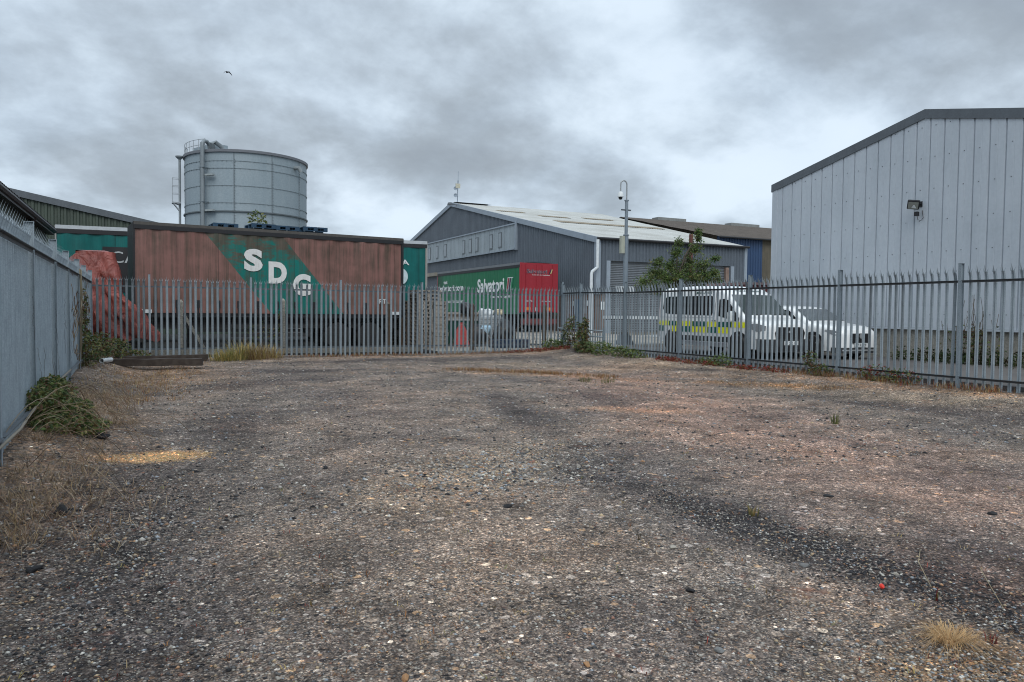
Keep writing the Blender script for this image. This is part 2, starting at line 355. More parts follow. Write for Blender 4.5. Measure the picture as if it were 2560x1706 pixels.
def corr(mb, P, ulen, pitch, depth, z0, z1, prof='trap', mi=0):
    """corrugated sheet: P(u, z, d) -> xyz, z0/z1 functions of u"""
    us = []
    n = max(1, round(ulen/pitch)); p = ulen/n
    shape = [(0, 0), (0.35, 0), (0.5, 1), (0.85, 1)] if prof == 'trap' else ([(0, 1), (0.40, 1), (0.42, 0.86), (0.44, 1), (0.86, 1), (0.89, 0), (0.95, 0), (0.98, 1)] if prof == 'rib' else [(k/6, 0.5-0.5*math.cos(2*math.pi*k/6)) for k in range(6)])
    for i in range(n):
        for a, d in shape: us.append(((i+a)*p, d*depth))
    us.append((ulen, 0))
    vs = []; 
    for u, d in us: vs.append(P(u, z0(u), d)); vs.append(P(u, z1(u), d))
    fs = [(2*i, 2*i+2, 2*i+3, 2*i+1) for i in range(len(us)-1)]
    mb.add(vs, fs, mi); return mb
# ------------------------------------------------------------------ ground
def ground_mat():
    t = MT('gravel_tarmac'); P = t.tc.outputs['Object']; sp = t.n('ShaderNodeSeparateXYZ'); t.l(P, sp.inputs[0]); X, Y = sp.outputs[0], sp.outputs[1]
    def stones(scale, stops):
        v = t.vor(scale); s = t.n('ShaderNodeSeparateColor'); t.l(v.outputs['Color'], s.inputs[0])
        return t.ramp(s.outputs[0], stops, 'CONSTANT'), s.outputs[1], v.outputs['Distance']
    grey = [(0.0, (0.030, 0.030, 0.032)), (0.22, (0.065, 0.063, 0.062)), (0.42, (0.105, 0.098, 0.092)), (0.60, (0.16, 0.145, 0.128)), (0.74, (0.085, 0.07, 0.062)), (0.84, (0.21, 0.165, 0.125)), (0.91, (0.24, 0.235, 0.225)), (0.965, (0.38, 0.36, 0.32))]
    c1, r1, d1 = stones(74, grey); c2, r2, d2 = stones(27, grey); c3, r3, d3 = stones(120, grey); c4, r4, d4 = stones(13, [(0.0, (0.10, 0.092, 0.086)), (0.78, (0.16, 0.145, 0.13)), (0.86, (0.24, 0.19, 0.14)), (0.92, (0.22, 0.21, 0.20)), (0.97, (0.26, 0.245, 0.22))])
    c = t.mix(0.55, c1, c3); c = t.mix(0.16, c, (0.105, 0.097, 0.090))
    c = t.mix(t.math('MULTIPLY', t.math('GREATER_THAN', r2, 0.80), t.math('LESS_THAN', d2, 0.42)), c, c2)
    c = t.mix(t.math('MULTIPLY', t.math('GREATER_THAN', r4, 0.72), t.math('LESS_THAN', d4, 0.40)), c, c4)
    gap = t.ramp(d1, [(0.0, 1.0), (0.42, 1.0), (0.72, 0.55)]); c = t.mix(0.8, c, gap, 'MULTIPLY')
    # blotches of 5 to 40 cm
    sp1 = t.noise(26, 3, 0.7); c = t.mix(0.85, c, t.ramp(sp1, [(0.33, 0.62), (0.47, 0.92), (0.56, 1.10), (0.70, 1.9)]), 'MULTIPLY')
    sm = t.noise(9, 5, 0.75); c = t.mix(0.75, c, t.ramp(sm, [(0.30, 0.62), (0.5, 0.98), (0.72, 1.5)]), 'MULTIPLY')
    sm2 = t.noise(1.6, 6, 0.72); c = t.mix(0.9, c, t.ramp(sm2, [(0.34, 0.50), (0.47, 0.9), (0.56, 1.08), (0.70, 1.5)]), 'MULTIPLY')
    sm3 = t.noise(0.55, 4, 0.6); c = t.mix(0.8, c, t.ramp(sm3, [(0.36, (0.72, 0.73, 0.77)), (0.5, (1.0, 1.0, 1.0)), (0.62, (1.22, 1.15, 1.10))]), 'MULTIPLY')
    wob = t.noise(0.9, 5, 0.7)
    def ell(x, y, a, b, rot=0.0, soft=0.5, wb=1.0):
        cr, sr = math.cos(rot), math.sin(rot)
        dx = t.math('SUBTRACT', X, x); dy = t.math('SUBTRACT', Y, y)
        u = t.math('DIVIDE', t.math('ADD', t.math('MULTIPLY', dx, cr), t.math('MULTIPLY', dy, sr)), a)
        v = t.math('DIVIDE', t.math('SUBTRACT', t.math('MULTIPLY', dy, cr), t.math('MULTIPLY', dx, sr)), b)
        q = t.math('ADD', t.math('SQRT', t.math('ADD', t.math('MULTIPLY', u, u), t.math('MULTIPLY', v, v))), t.math('MULTIPLY', t.math('SUBTRACT', wob, 0.5), 2.2*wb))
        return t.ramp(q, [(max(0.0, (1-soft)*0.5), 1.0), (min(1.0, (1+soft)*0.5), 0.0)]) if False else t.math('SUBTRACT', 1.0, t.math('SMOOTH_MIN', 1.0, t.math('MAXIMUM', 0.0, t.math('DIVIDE', t.math('SUBTRACT', q, 1-soft), 2*soft)), 0.05), clamp=True)
    def lay(m, col, amt, mode='MIX'):
        nonlocal c
        c = t.mix(t.math('MULTIPLY', m, amt), c, col, mode)
    # worn pinkish wheelings, right-hand half
    lay(ell(7.6, 8.5, 6.5, 1.5, R(72), 0.6), (1.42, 1.20, 1.12), 0.85, 'MULTIPLY')
    lay(ell(10.6, 15.5, 3.5, 1.6, R(60), 0.7), (1.2, 1.1, 1.05), 0.6, 'MULTIPLY')
    lay(ell(1.75, 4.4, 2.8, 0.85, R(78), 0.7), (1.28, 1.2, 1.12), 0.8, 'MULTIPLY')
    lay(ell(3.3, 12.0, 3.4, 0.8, R(75), 0.7), (1.2, 1.12, 1.08), 0.6, 'MULTIPLY')
    # loose dark tarmac
    for e in ((3.95, 3.6, 2.5, 0.36, R(93)), (4.6, 2.6, 0.7, 0.5, R(60)), (-0.35, 6.6, 1.7, 0.75, R(80)), (-0.1, 4.2, 1.2, 0.5, R(85)), (3.3, 19.0, 1.6, 0.5, R(0)), (4.2, 21.6, 2.2, 0.35, R(2)), (12.4, 15.4, 2.6, 0.25, R(105)), (11.4, 8.2, 2.0, 0.5, R(100)), (2.1, 16.4, 1.8, 0.7, R(40)), (10.0, 21.6, 3.5, 0.5, R(3)), (1.1, 10.8, 1.8, 0.5, R(80)), (7.2, 11.0, 1.2, 0.4, R(80)), (5.2, 10.5, 2.5, 0.35, R(75))):
        lay(ell(*e, 0.6, 0.8), (0.54, 0.54, 0.58), 0.8, 'MULTIPLY')
    lay(ell(3.95, 3.6, 2.4, 0.33, R(93), 0.5, 0.7), (0.72, 0.72, 0.74), 0.8, 'MULTIPLY')
    lay(ell(3.2, 1.9, 0.9, 0.35, R(0), 0.6), (1.3, 1.1, 0.85), 0.8, 'MULTIPLY')
    # pale shingle and sandy spills
    for e, k in (((0.08, 8.62, 0.40, 0.27, R(10)), 0.9), ((6.9, 9.9, 1.0, 0.3, R(-35)), 0.12), ((12.0, 11.6, 0.5, 0.2, R(-60)), 0.12)):
        lay(ell(*e, 0.5, 0.55), (4.2, 3.0, 1.75), k, 'MULTIPLY')
    for e in ((1.7, 21.9, 2.0, 0.35, 0.0), (12.3, 8.6, 2.4, 0.7, R(-70)), (12.6, 17.4, 4.0, 0.6, R(-85)), (3.0, 6.8, 1.5, 0.5, R(40)), (10.5, 18.2, 2.5, 0.6, R(-50))):
        lay(ell(*e, 0.7, 0.9), (1.5, 1.42, 1.25), 0.6, 'MULTIPLY')
    # dry moss and dead growth
    ms = t.ramp(t.noise(14, 5, 0.7), [(0.42, 0.0), (0.58, 1.0)])
    for e, k in (((8.6, 16.2, 2.9, 0.45, R(-50)), 0.85), ((11.9, 11.6, 1.9, 0.36, R(-62)), 0.85), ((12.2, 13.2, 1.6, 0.3, R(-65)), 0.55), ((-0.9, 9.0, 4.0, 0.7, R(88)), 0.6), ((0.5, 19.2, 3.0, 1.1, R(95)), 0.65), ((13.2, 9.8, 3.5, 0.35, R(-88)), 0.8), ((8.3, 22.8, 4.5, 0.35, R(2)), 0.7), ((4.3, 1.75, 1.3, 0.8, R(-30)), 0.35)):
        lay(t.math('MULTIPLY', ell(*e, 0.6, 0.9), ms), (1.65, 1.25, 0.88), k, 'MULTIPLY')
    fl = t.math('MULTIPLY', t.ramp(t.noise(1.7, 6, 0.72), [(0.60, 0.0), (0.68, 1.0)]), ms); lay(fl, (0.13, 0.065, 0.045), 0.45)
    h = t.math('ADD', t.math('MULTIPLY', d1, -0.5), t.math('ADD', t.math('MULTIPLY', sm, 1.6), t.math('MULTIPLY', d2, -0.5)))
    t.bump(h, 0.7, 0.018)
    gm = t.n('ShaderNodeGamma'); t.l(c, gm.inputs[0]); gm.inputs[1].default_value = 1.3
    return t.fin(t.mix(1.0, gm.outputs[0], (3.6, 3.28, 3.05), 'MULTIPLY'), 0.9, 0, 0.2)
xs = np.concatenate([np.arange(-1.9, 14.2, 0.16)]); ys = np.arange(-9, 24.5, 0.16)
mb = MB(); nx = len(xs)
for y in ys:
    for x in xs: mb.v.append((x, y, gz(x, y) + 0.006*(nr.rand()-0.5)))
for j in range(len(ys)-1):
    for i in range(nx-1): mb.f.append((j*nx+i, j*nx+i+1, (j+1)*nx+i+1, (j+1)*nx+i))
mb.mi = [0]*len(mb.f)
structure(mb.build('ground', ground_mat(), smooth=True))

def outer_mat():
    t = MT('outer_concrete'); sp = t.n('ShaderNodeSeparateXYZ'); t.l(t.tc.outputs['Object'], sp.inputs[0])
    a = t.noise(0.35, 6, 0.6); b = t.noise(30, 4, 0.7)
    conc = t.mix(t.ramp(a, [(0.4, 0), (0.65, 1)]), (0.36, 0.33, 0.28), (0.25, 0.23, 0.20))
    asp = t.mix(t.ramp(a, [(0.4, 0), (0.65, 1)]), (0.125, 0.115, 0.108), (0.085, 0.08, 0.078)); shade_asp = t.mix(t.ramp(a, [(0.4, 0), (0.65, 1)]), (0.05, 0.047, 0.044), (0.032, 0.031, 0.03))  # last tone: asphalt colour darkened to stand in for shade under the trailers
    near = t.math('LESS_THAN', t.math('ADD', sp.outputs[1], t.math('MULTIPLY', a, 2.0)), 24.5)
    left = t.math('LESS_THAN', sp.outputs[0], 9.0)
    c = t.mix(near, conc, asp); c = t.mix(left, c, shade_asp)
    c = t.mix(0.35, c, t.ramp(b, [(0.3, 0.2), (0.7, 0.8)]), 'OVERLAY')
    t.bump(b, 0.3, 0.01)
    return t.fin(c, 0.9, 0, 0.2)
mb = MB()
gx = [-900, -300, -120, -60, -40, -25, -15, -8, -1.90, -1.86, 2, 6, 10, 13.94, 13.96, 16, 20, 25, 30, 40, 60, 120, 300, 900]
gy = [-900, -300, -100, -40, -20, -9.1, -8.95, -4, 0, 4, 8, 12, 16, 20, 24.15, 24.3, 25, 27, 29, 31, 34, 40, 60, 90, 150, 300, 900]
for y in gy:
    for x in gx:
        inside = -1.88 < x < 13.95 and -9 < y < 24.2
        mb.v.append((x, y, -0.25 if inside else oz(x, y)))
for j in range(len(gy)-1):
    for i in range(len(gx)-1): mb.f.append((j*len(gx)+i, j*len(gx)+i+1, (j+1)*len(gx)+i+1, (j+1)*len(gx)+i))
mb.mi = [0]*len(mb.f)
structure(mb.build('pavement', outer_mat()))

# loose stones lying on the yard (too many to count)
ico_v, ico_f = [], []
bm = bmesh.new(); bmesh.ops.create_icosphere(bm, subdivisions=1, radius=1.0)
ico_v = np.array([v.co[:] for v in bm.verts]); ico_f = [tuple(v.index for v in f.verts) for f in bm.faces]; bm.free()
oct_v = np.array([(1, 0, 0), (-1, 0, 0), (0, 1, 0), (0, -1, 0), (0, 0, 1), (0, 0, -1)], float); oct_f = [(0, 2, 4), (2, 1, 4), (1, 3, 4), (3, 0, 4), (2, 0, 5), (1, 2, 5), (3, 1, 5), (0, 3, 5)]
PAL = 1.25*np.array([(0.05, 0.05, 0.052), (0.09, 0.088, 0.085), (0.14, 0.13, 0.12), (0.20, 0.18, 0.155), (0.27, 0.25, 0.22), (0.34, 0.26, 0.17), (0.32, 0.19, 0.11), (0.44, 0.42, 0.38), (0.22, 0.24, 0.26), (0.20, 0.11, 0.08)])
PW = np.array([.10, .14, .19, .18, .12, .07, .04, .06, .06, .04]); PW = PW/PW.sum()
def scatter_stones(name, n, sampler, rmin, rmax, power=3.0, dark=None, base=None, pal=None):
    bv, bf = base or (oct_v, oct_f); V = []; Fc = []; C = []
    for i in range(n):
        x, y = sampler(); r = rmin + (rmax-rmin)*rng.random()**power
        a = rng.random()*6.283; ca, sa = math.cos(a), math.sin(a)
        s = np.array([1.0, 0.6+0.4*rng.random(), 0.30+0.35*rng.random()])*r
        p = bv*(1+0.35*(nr.rand(len(bv), 1)-0.5))*s
        q = np.stack([p[:, 0]*ca-p[:, 1]*sa+x, p[:, 0]*sa+p[:, 1]*ca+y, p[:, 2]+gz(x, y)+s[2]*0.2], 1)
        o = len(V)*len(bv); V.append(q); Fc += [(a_+o, b_+o, c_+o) for a_, b_, c_ in bf]
        c = PAL[nr.choice(len(PAL), p=PW)]*(0.8+0.4*nr.rand()) if dark is None or nr.rand() > dark else np.array((0.03, 0.03, 0.033))*(0.7+0.8*nr.rand())
        if pal is not None: c = np.array(pal[nr.randint(len(pal))])*(0.8+0.4*nr.rand())
        C.append(np.repeat(c[None], len(bv), 0))
    mb = MB(); mb.v = np.concatenate(V).tolist(); mb.f = Fc; mb.mi = [0]*len(Fc)
    return mb.build(name, stone_mat, smooth='flatn', col=np.concatenate(C))
def near_sampler():
    while True:
        d = 1.9*math.exp(rng.random()*2.3); a = YAW + R(rng.uniform(-38, 38)); x, y = d*math.sin(a), d*math.cos(a)
        if -1.2 < x < 13.5 and y < 23.6: return x, y
def patch(px, py, a, b, rot):
    def f():
        u, v = rng.gauss(0, 0.5)*a, rng.gauss(0, 0.5)*b
        return px+u*math.cos(rot)-v*math.sin(rot), py+u*math.sin(rot)+v*math.cos(rot)
    return f
stuff(scatter_stones('gravel', 60000, near_sampler, 0.0025, 0.015, 3.4), 'small loose stones of mixed colour scattered over the worn tarmac yard', 'gravel')
stuff(scatter_stones('gravel', 4500, patch(3.05, 6.6, 1.7, 1.0, R(30)), 0.006, 0.028, 2.8), 'coarser shingle with pale stones gathered in the middle of the yard', 'gravel')
stuff(scatter_stones('gravel', 8000, patch(3.95, 3.5, 2.4, 0.40, R(93)), 0.004, 0.016, 2.2, 0.6), 'dark broken tarmac crumbs in a band across the near right of the yard', 'gravel')
stuff(scatter_stones('gravel', 9000, patch(-0.25, 5.2, 3.2, 0.75, R(85)), 0.004, 0.017, 2.6, 0.3), 'dark tarmac crumbs and pebbles along the near left of the yard', 'gravel')
stuff(scatter_stones('gravel', 5000, patch(3.2, 2.0, 1.0, 0.5, 0), 0.003, 0.014, 2.6, 0.1), 'tan and brown grit at the near right corner below the dry grass tuft', 'gravel')
stuff(scatter_stones('gravel', 1700, patch(0.06, 8.6, 0.5, 0.32, R(10)), 0.006, 0.018, 2.0, None, None, [(0.50, 0.34, 0.17), (0.42, 0.27, 0.12), (0.56, 0.44, 0.27), (0.34, 0.24, 0.14)]), 'spill of sandy yellow pebbles on the dark yard near the bramble', 'gravel')

def mid_sampler():
    while True:
        y = 5.5+17.5*rng.random()**1.3; x = rng.uniform(-1.0, 13.3); a = math.atan2(x, y)-YAW
        if abs(a) < R(37): return x, y
stuff(scatter_stones('gravel', 15000, mid_sampler, 0.008, 0.032, 2.4, 0.22), 'pale and dark stones thinly spread over the middle and far parts of the yard', 'gravel')
def chunk(name, x, y, r, flat, mat, label, cat, seed):
    q = np.random.RandomState(seed); bm = bmesh.new()
    for _ in range(16 if mat is not tar_mat else 13):
        d = Vector(q.randn(3)).normalized()*(0.75+0.35*q.rand()); bm.verts.new((d.x*r, d.y*r*0.72, d.z*r*flat))
    res = bmesh.ops.convex_hull(bm, input=bm.verts); bmesh.ops.delete(bm, geom=[g for g in res['geom_interior'] if isinstance(g, bmesh.types.BMVert)], context='VERTS')
    bmesh.ops.bevel(bm, geom=list(bm.edges), offset=r*0.07, segments=1, affect='EDGES')
    me = bpy.data.meshes.new(name); bm.to_mesh(me); bm.free(); me.materials.append(mat)
    o = bpy.data.objects.new(name, me); COL.objects.link(o); o.location = (x, y, gz(x, y)+r*flat*0.45); o.rotation_euler = (0, 0, q.rand()*6); return tag(o, label, cat)
tar_mat = weathered('broken_tarmac', (0.018, 0.018, 0.02), (0.05, 0.05, 0.05), 0.5, 0.8, 0, 12, False, 0.3, 0.6)
pale_stone = weathered('pale_stone', (0.36, 0.33, 0.28), (0.2, 0.18, 0.15), 0.6, 0.9, 0, 14, False, 0.2, 0.4)
grey_stone = weathered('grey_stone', (0.19, 0.19, 0.185), (0.1, 0.1, 0.1), 0.6, 0.9, 0, 14, False, 0.2, 0.4)
tan_stone = weathered('tan_stone', (0.36, 0.20, 0.10), (0.25, 0.14, 0.07), 0.6, 0.9, 0, 14, False, 0.2, 0.4)
for px, py, r, fl, m, lab, c_ in (
    (-0.59, 6.36, 0.085, 0.6, tar_mat, 'large black lump of tarmac, biggest piece near the left fence', 'tarmac lump'),
    (-0.62, 5.15, 0.075, 0.35, tar_mat, 'flat black tarmac scrap below the big black lump, at the left edge', 'tarmac lump'),
    (2.52, 5.25, 0.06, 0.4, tar_mat, 'black tarmac scrap lying among pebbles in the centre of the yard', 'tarmac lump'),
    (2.72, 3.28, 0.035, 0.5, tar_mat, 'small round black lump on bare tarmac in the lower centre', 'tarmac lump'),
    (5.13, 4.45, 0.055, 0.35, tar_mat, 'long flat black scrap on the pinkish wheel track at right', 'tarmac lump'),
    (5.9, 3.55, 0.05, 0.4, tar_mat, 'black scrap on the pinkish ground beyond the dry grass tuft', 'tarmac lump'),
    (-0.52, 9.75, 0.11, 0.5, tar_mat, 'black tarmac lump in dead grass beside the bramble', 'tarmac lump'),
    (1.16, 7.62, 0.05, 0.6, pale_stone, 'pale block of stone sitting left of centre in the yard', 'stone'),
    (1.42, 2.72, 0.028, 0.55, pale_stone, 'pale pebble beside orange moss in the lower left', 'stone'),
    (0.16, 2.62, 0.03, 0.7, pale_stone, 'cream stone in front of the yellow grass tuft at lower left', 'stone'),
    (-0.02, 3.93, 0.026, 0.7, pale_stone, 'round white stone on the dark gravel at left', 'stone'),
    (1.71, 2.75, 0.030, 0.5, tan_stone, 'orange pebble lying on bare tarmac in the lower centre', 'stone'),
    (2.35, 2.62, 0.034, 0.5, grey_stone, 'light grey stone near the bottom middle of the yard', 'stone'),
    (3.10, 3.92, 0.038, 0.4, pale_stone, 'white angular stone right of the yard centre', 'stone'),
    (3.62, 3.30, 0.038, 0.45, grey_stone, 'long grey stone at the edge of the dark tarmac band', 'stone'),
    (3.12, 2.38, 0.026, 0.5, grey_stone, 'grey pebble left of the dry grass tuft', 'stone'),
    (3.98, 2.95, 0.034, 0.4, pale_stone, 'flat pale stone on dark gravel near the right edge', 'stone'),
    (0.95, 2.95, 0.030, 0.5, tan_stone, 'salmon coloured pebble in the lower left quarter', 'stone')):
    chunk('tarmac_lump' if m is tar_mat else 'stone', px, py, r, fl, m, lab, c_, int(px*1000+py*37) % 9999)
mb = MB(); mb.lathe([(0.0, 0.012), (0.013, 0.012), (0.015, 0.008), (0.015, 0.0), (0.013, 0.0)], n=18)
o = mb.build('bottle_cap', plain('red_cap', (0.7, 0.04, 0.02), 0.4), smooth=True); o.location = (3.73, 2.85, gz(3.73, 2.85)+0.012); o.rotation_euler = (0.9, 0.3, 0)
tag(o, 'bright red plastic bottle cap on the gravel', 'bottle cap')

# ------------------------------------------------------------------ palisade fences
def pale_mesh():
    """W-section pale, triple-pointed and splayed; local: width along x, front faces -y, height z 0..2.4"""
    mb = MB(); sec = [(-0.034, 0.012), (-0.02, -0.008), (-0.007, 0.008), (0.007, 0.008), (0.02, -0.008), (0.034, 0.012)]
    lv = [(0.0, 1.0, 0.0), (2.12, 1.0, 0.0), (2.20, 0.96, -0.012), (2.27, 0.92, -0.034)]
    n = len(sec); vs = []
    for z, k, lean in lv:
        for x, y in sec: vs.append((x*k, y+lean, z))
        for x, y in reversed(sec): vs.append((x*k, y+lean+0.003, z))
    fs = []; m = 2*n
    for i in range(len(lv)-1):
        for k in range(m): fs.append((i*m+k, i*m+(k+1) % m, (i+1)*m+(k+1) % m, (i+1)*m+k))
    mb.add(vs, fs)
    def point(x0, x1, tx, ty, tz):
        y = -0.034; mb.add([(x0, y, 2.26), (x1, y, 2.26), (x1, y+0.006, 2.26), (x0, y+0.006, 2.26), (tx, y+ty, tz)], [(0, 1, 4), (1, 2, 4), (2, 3, 4), (3, 0, 4), (0, 3, 2, 1)])
    point(-0.014, 0.014, 0.0, -0.045, 2.40); point(-0.033, -0.012, -0.052, 0.012, 2.345); point(0.012, 0.033, 0.052, 0.012, 2.345)
    return mb
def post_mb(h=2.48):
    mb = MB(); mb.box(-0.028, 0.028, -0.05, -0.043, 0, h); mb.box(-0.028, 0.028, 0.043, 0.05, 0, h); mb.box(-0.003, 0.003, -0.043, 0.043, 0, h); 
    mb.box(-0.030, 0.030, -0.052, 0.052, h, h+0.006); return mb
def make_fence(name, label, P0, ang, posts, zb, z_of, mat, pmat, rmat, side, skip=(), detail=True, first=None, low=None, postw=None, lim=1e9):
    """posts: distances along the fence; side=+1: rails on the -y side of the pales (towards us)"""
    root = thing(name, label, 'fence', (P0[0], P0[1], 0), ang)
    pm = None
    for d in posts:
        h = 2.48 + (0.16 if d in skip else 0)
        o = post_mb(h).build('post', pmat, root); o.location = (d, 0, z_of(d))
        if postw: o.scale = (postw, 1, 1)
        o.rotation_euler = (R(rng.uniform(-0.3, 0.3)), R(rng.uniform(-0.4, 0.4)), 0)
    for a, b in zip(posts[:-1], posts[1:]):
        for zr in (0.34, 2.14):
            m = MB(); y = -0.03*side; z0, z1 = z_of(a)+zr, z_of(b)+zr
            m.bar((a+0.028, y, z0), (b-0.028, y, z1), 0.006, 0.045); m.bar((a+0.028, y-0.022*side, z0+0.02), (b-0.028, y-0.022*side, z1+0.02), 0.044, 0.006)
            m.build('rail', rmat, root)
        n = max(1, round((b-a)/0.1528)-1)
        if not detail or b > lim or (b-a) < 1.6:
            mm = MB(); base = pale_mesh()
            for i in range(n):
                x = a+(b-a)*(i+1)/(n+1); zz = z_of(x)+0.04; rz = rng.uniform(-0.06, 0.06); c_, s_ = math.cos(rz), math.sin(rz); lean = rng.uniform(-0.004, 0.004)
                mm.add([(v[0]*c_-v[1]*s_+x+lean*v[2], v[0]*s_+v[1]*c_+0.012*side, v[2]+zz) for v in base.v], base.f)
            mm.build('pale_panel', mat, root)
        else:
            for i in range(n):
                x = a+(b-a)*(i+1)/(n+1)
                if pm is None: pm = pale_mesh().build('pale', mat, root); o = pm
                else: o = pm.copy(); COL.objects.link(o); o.parent = root
                o.location = (x, 0.012*side, z_of(x)+0.04+rng.uniform(-0.012, 0.012)); o.rotation_euler = (R(rng.uniform(-0.25, 0.25)), R(rng.uniform(-0.35, 0.35)), R(rng.uniform(-3, 3)))
    return root
BAY = 2.75
CX, CY = 13.73, 24.10
# far fence: runs along +x, slightly turned
fa = 0.0148
fp = [-0.12+0.14] + [1.49+BAY*i for i in range(5)] + [15.22]
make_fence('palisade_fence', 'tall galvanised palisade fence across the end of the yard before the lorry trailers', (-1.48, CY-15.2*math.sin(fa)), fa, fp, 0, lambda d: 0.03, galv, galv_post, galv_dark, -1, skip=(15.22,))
# right fence: runs away from us towards the corner; local +x points to -Y so that its front (-y) faces -X
rp = [0.1] + [1.37+BAY*i for i in range(7)]
zr = lambda d: 0.06 + (0.05 if d < 1.4 else 0)
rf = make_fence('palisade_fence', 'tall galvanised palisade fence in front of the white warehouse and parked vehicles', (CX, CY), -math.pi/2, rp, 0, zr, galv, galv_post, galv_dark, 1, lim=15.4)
# left fence: we see it almost end-on, rails towards us; local +x points to +Y, front faces +X
lp = [10.28+2.58*i for i in range(-5, 6)]
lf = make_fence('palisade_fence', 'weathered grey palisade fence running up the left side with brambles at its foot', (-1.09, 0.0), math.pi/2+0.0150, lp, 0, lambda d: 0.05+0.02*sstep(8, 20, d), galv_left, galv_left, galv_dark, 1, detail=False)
# ------------------------------------------------------------------ buildings
# white warehouse on the right: gable wall faces the yard
WX, WY0, WYA, WY1, WE, WA, GZ = 19.9, 19.85, 14.2, 8.55, 6.05, 7.30, 0.3
bw = thing('white_warehouse', 'big white ribbed metal warehouse behind the parked car at the right', 'warehouse', (WX, WYA, GZ))
def wtop(y): return (WA - (WA-WE)*abs(y-WYA)/(WY0-WYA)) - GZ
L_ = WY0-WY1
mb = MB(); mb.box(0.02, 0.3, WY1-WYA, WY0-WYA, -0.3, 0.95); mb.build('plinth_wall', concrete, bw)
mb = MB(); corr(mb, lambda u, z, d: (-0.02-d, WY0-WYA-u, z), L_, 0.42, 0.036, lambda u: 0.92, lambda u: wtop(WY0-u), 'rib')
for zf in (1.30, 2.18, 3.06, 3.95, 4.84, 5.73, 6.6):
    for i in range(27):
        y = WY0-(i+0.30)*L_/27
        if zf+0.15 < wtop(y): mb.box(-0.066, -0.05, y-WYA-0.011, y-WYA+0.011, zf-0.011, zf+0.011, 1)
mb.build('wall', [white_clad, plain('fixing', (0.12, 0.13, 0.14), 0.5)], bw)
mb = MB(); corr(mb, lambda u, z, d: (u, WY0-WYA+0.02+d, z), 30, 0.42, 0.03, lambda u: 0.92, lambda u: WE-GZ, 'rib'); mb.build('side_wall', white_clad, bw)
mb = MB(); mb.box(-0.075, 0.10, WY0-WYA+0.052, WY0-WYA+0.075, 0.9, WE-GZ); mb.box(-0.075, -0.056, WY0-WYA-0.16, WY0-WYA+0.052, 0.9, WE-GZ-0.05); mb.build('corner_trim', white_clad, bw)
mb = MB(); 
for sgn, ye in ((1, WY0+0.12), (-1, WY1-0.12)):
    ze = WA+0.10-(WA-WE)*abs(ye-WYA)/(WY0-WYA)-GZ
    mb.add([(-0.09, 0, WA-GZ+0.11), (-0.09, ye-WYA, ze), (-0.09, ye-WYA, ze-0.26), (-0.09, 0, WA-GZ-0.15), (0.0, 0, WA-GZ+0.11), (0.0, ye-WYA, ze), (0.0, ye-WYA, ze-0.26), (0.0, 0, WA-GZ-0.15)],
           [(0, 1, 2, 3), (4, 7, 6, 5), (0, 4, 5, 1), (1, 5, 6, 2), (2, 6, 7, 3)])
mb.build('fascia', trim_grey, bw)
mb = MB()
for sgn, ye in ((1, WY0+0.12), (-1, WY1-0.12)):
    ze = WA+0.10-(WA-WE)*abs(ye-WYA)/(WY0-WYA)-GZ
    mb.add([(-0.01, 0, WA-GZ+0.10), (30, 0, WA-GZ+0.10), (30, ye-WYA, ze-0.01), (-0.01, ye-WYA, ze-0.01)], [(0, 1, 2, 3)])
mb.build('roof', trim_grey, bw)
mb = MB(); mb.box(-0.075, 0.0, WY1-WYA, WY0-WYA, 0.86, 0.915); mb.build('drip_flashing', white_clad, bw)
# floodlight on its wall (hangs there: a thing of its own)
fl = thing('floodlight', 'black square floodlight on a bracket high on the white warehouse wall', 'floodlight', (WX-0.06, 14.30, 4.72))
m = MB(); m.box(-0.06, 0.07, -0.23, 0.23, -0.20, 0.20); ho = bevel(m.build('housing', black_mat, fl), 0.02); ho.scale = (0.72, 0.68, 0.68); ho.location = (-0.22, 0.02, 0.0); ho.rotation_euler = (R(10), R(-38), R(28))
m = MB(); m.box(-0.068, -0.0605, -0.19, 0.19, -0.16, 0.16); l = m.build('lens', plain('lamp_glass', (0.30, 0.31, 0.28), 0.15), ho)
m = MB(); m.add([(-0.071, -0.13, -0.12), (-0.071, 0.06, -0.12), (-0.071, 0.0, 0.03), (-0.071, -0.05, 0.03)], [(0, 1, 2, 3)]); m.build('reflector', clean_white, ho)
m = MB(); m.tube([(0, -0.05, 0.02), (-0.10, -0.04, 0.02), (-0.2, 0, 0.02)], 0.022, 6); m.box(-0.01, 0.03, -0.10, 0.0, -0.06, 0.10); m.build('bracket', black_mat, fl)
m = MB(); m.box(-0.17, -0.08, -0.07, 0.03, -0.32, -0.20); m.build('sensor', black_mat, fl)
m = MB(); m.tube([(-0.12, -0.03, -0.30), (-0.08, -0.03, -0.42), (-0.05, -0.10, -0.46), (-0.03, -0.16, -0.38), (0, -0.10, -0.16)], 0.008, 5); m.build('cable', black_mat, fl)

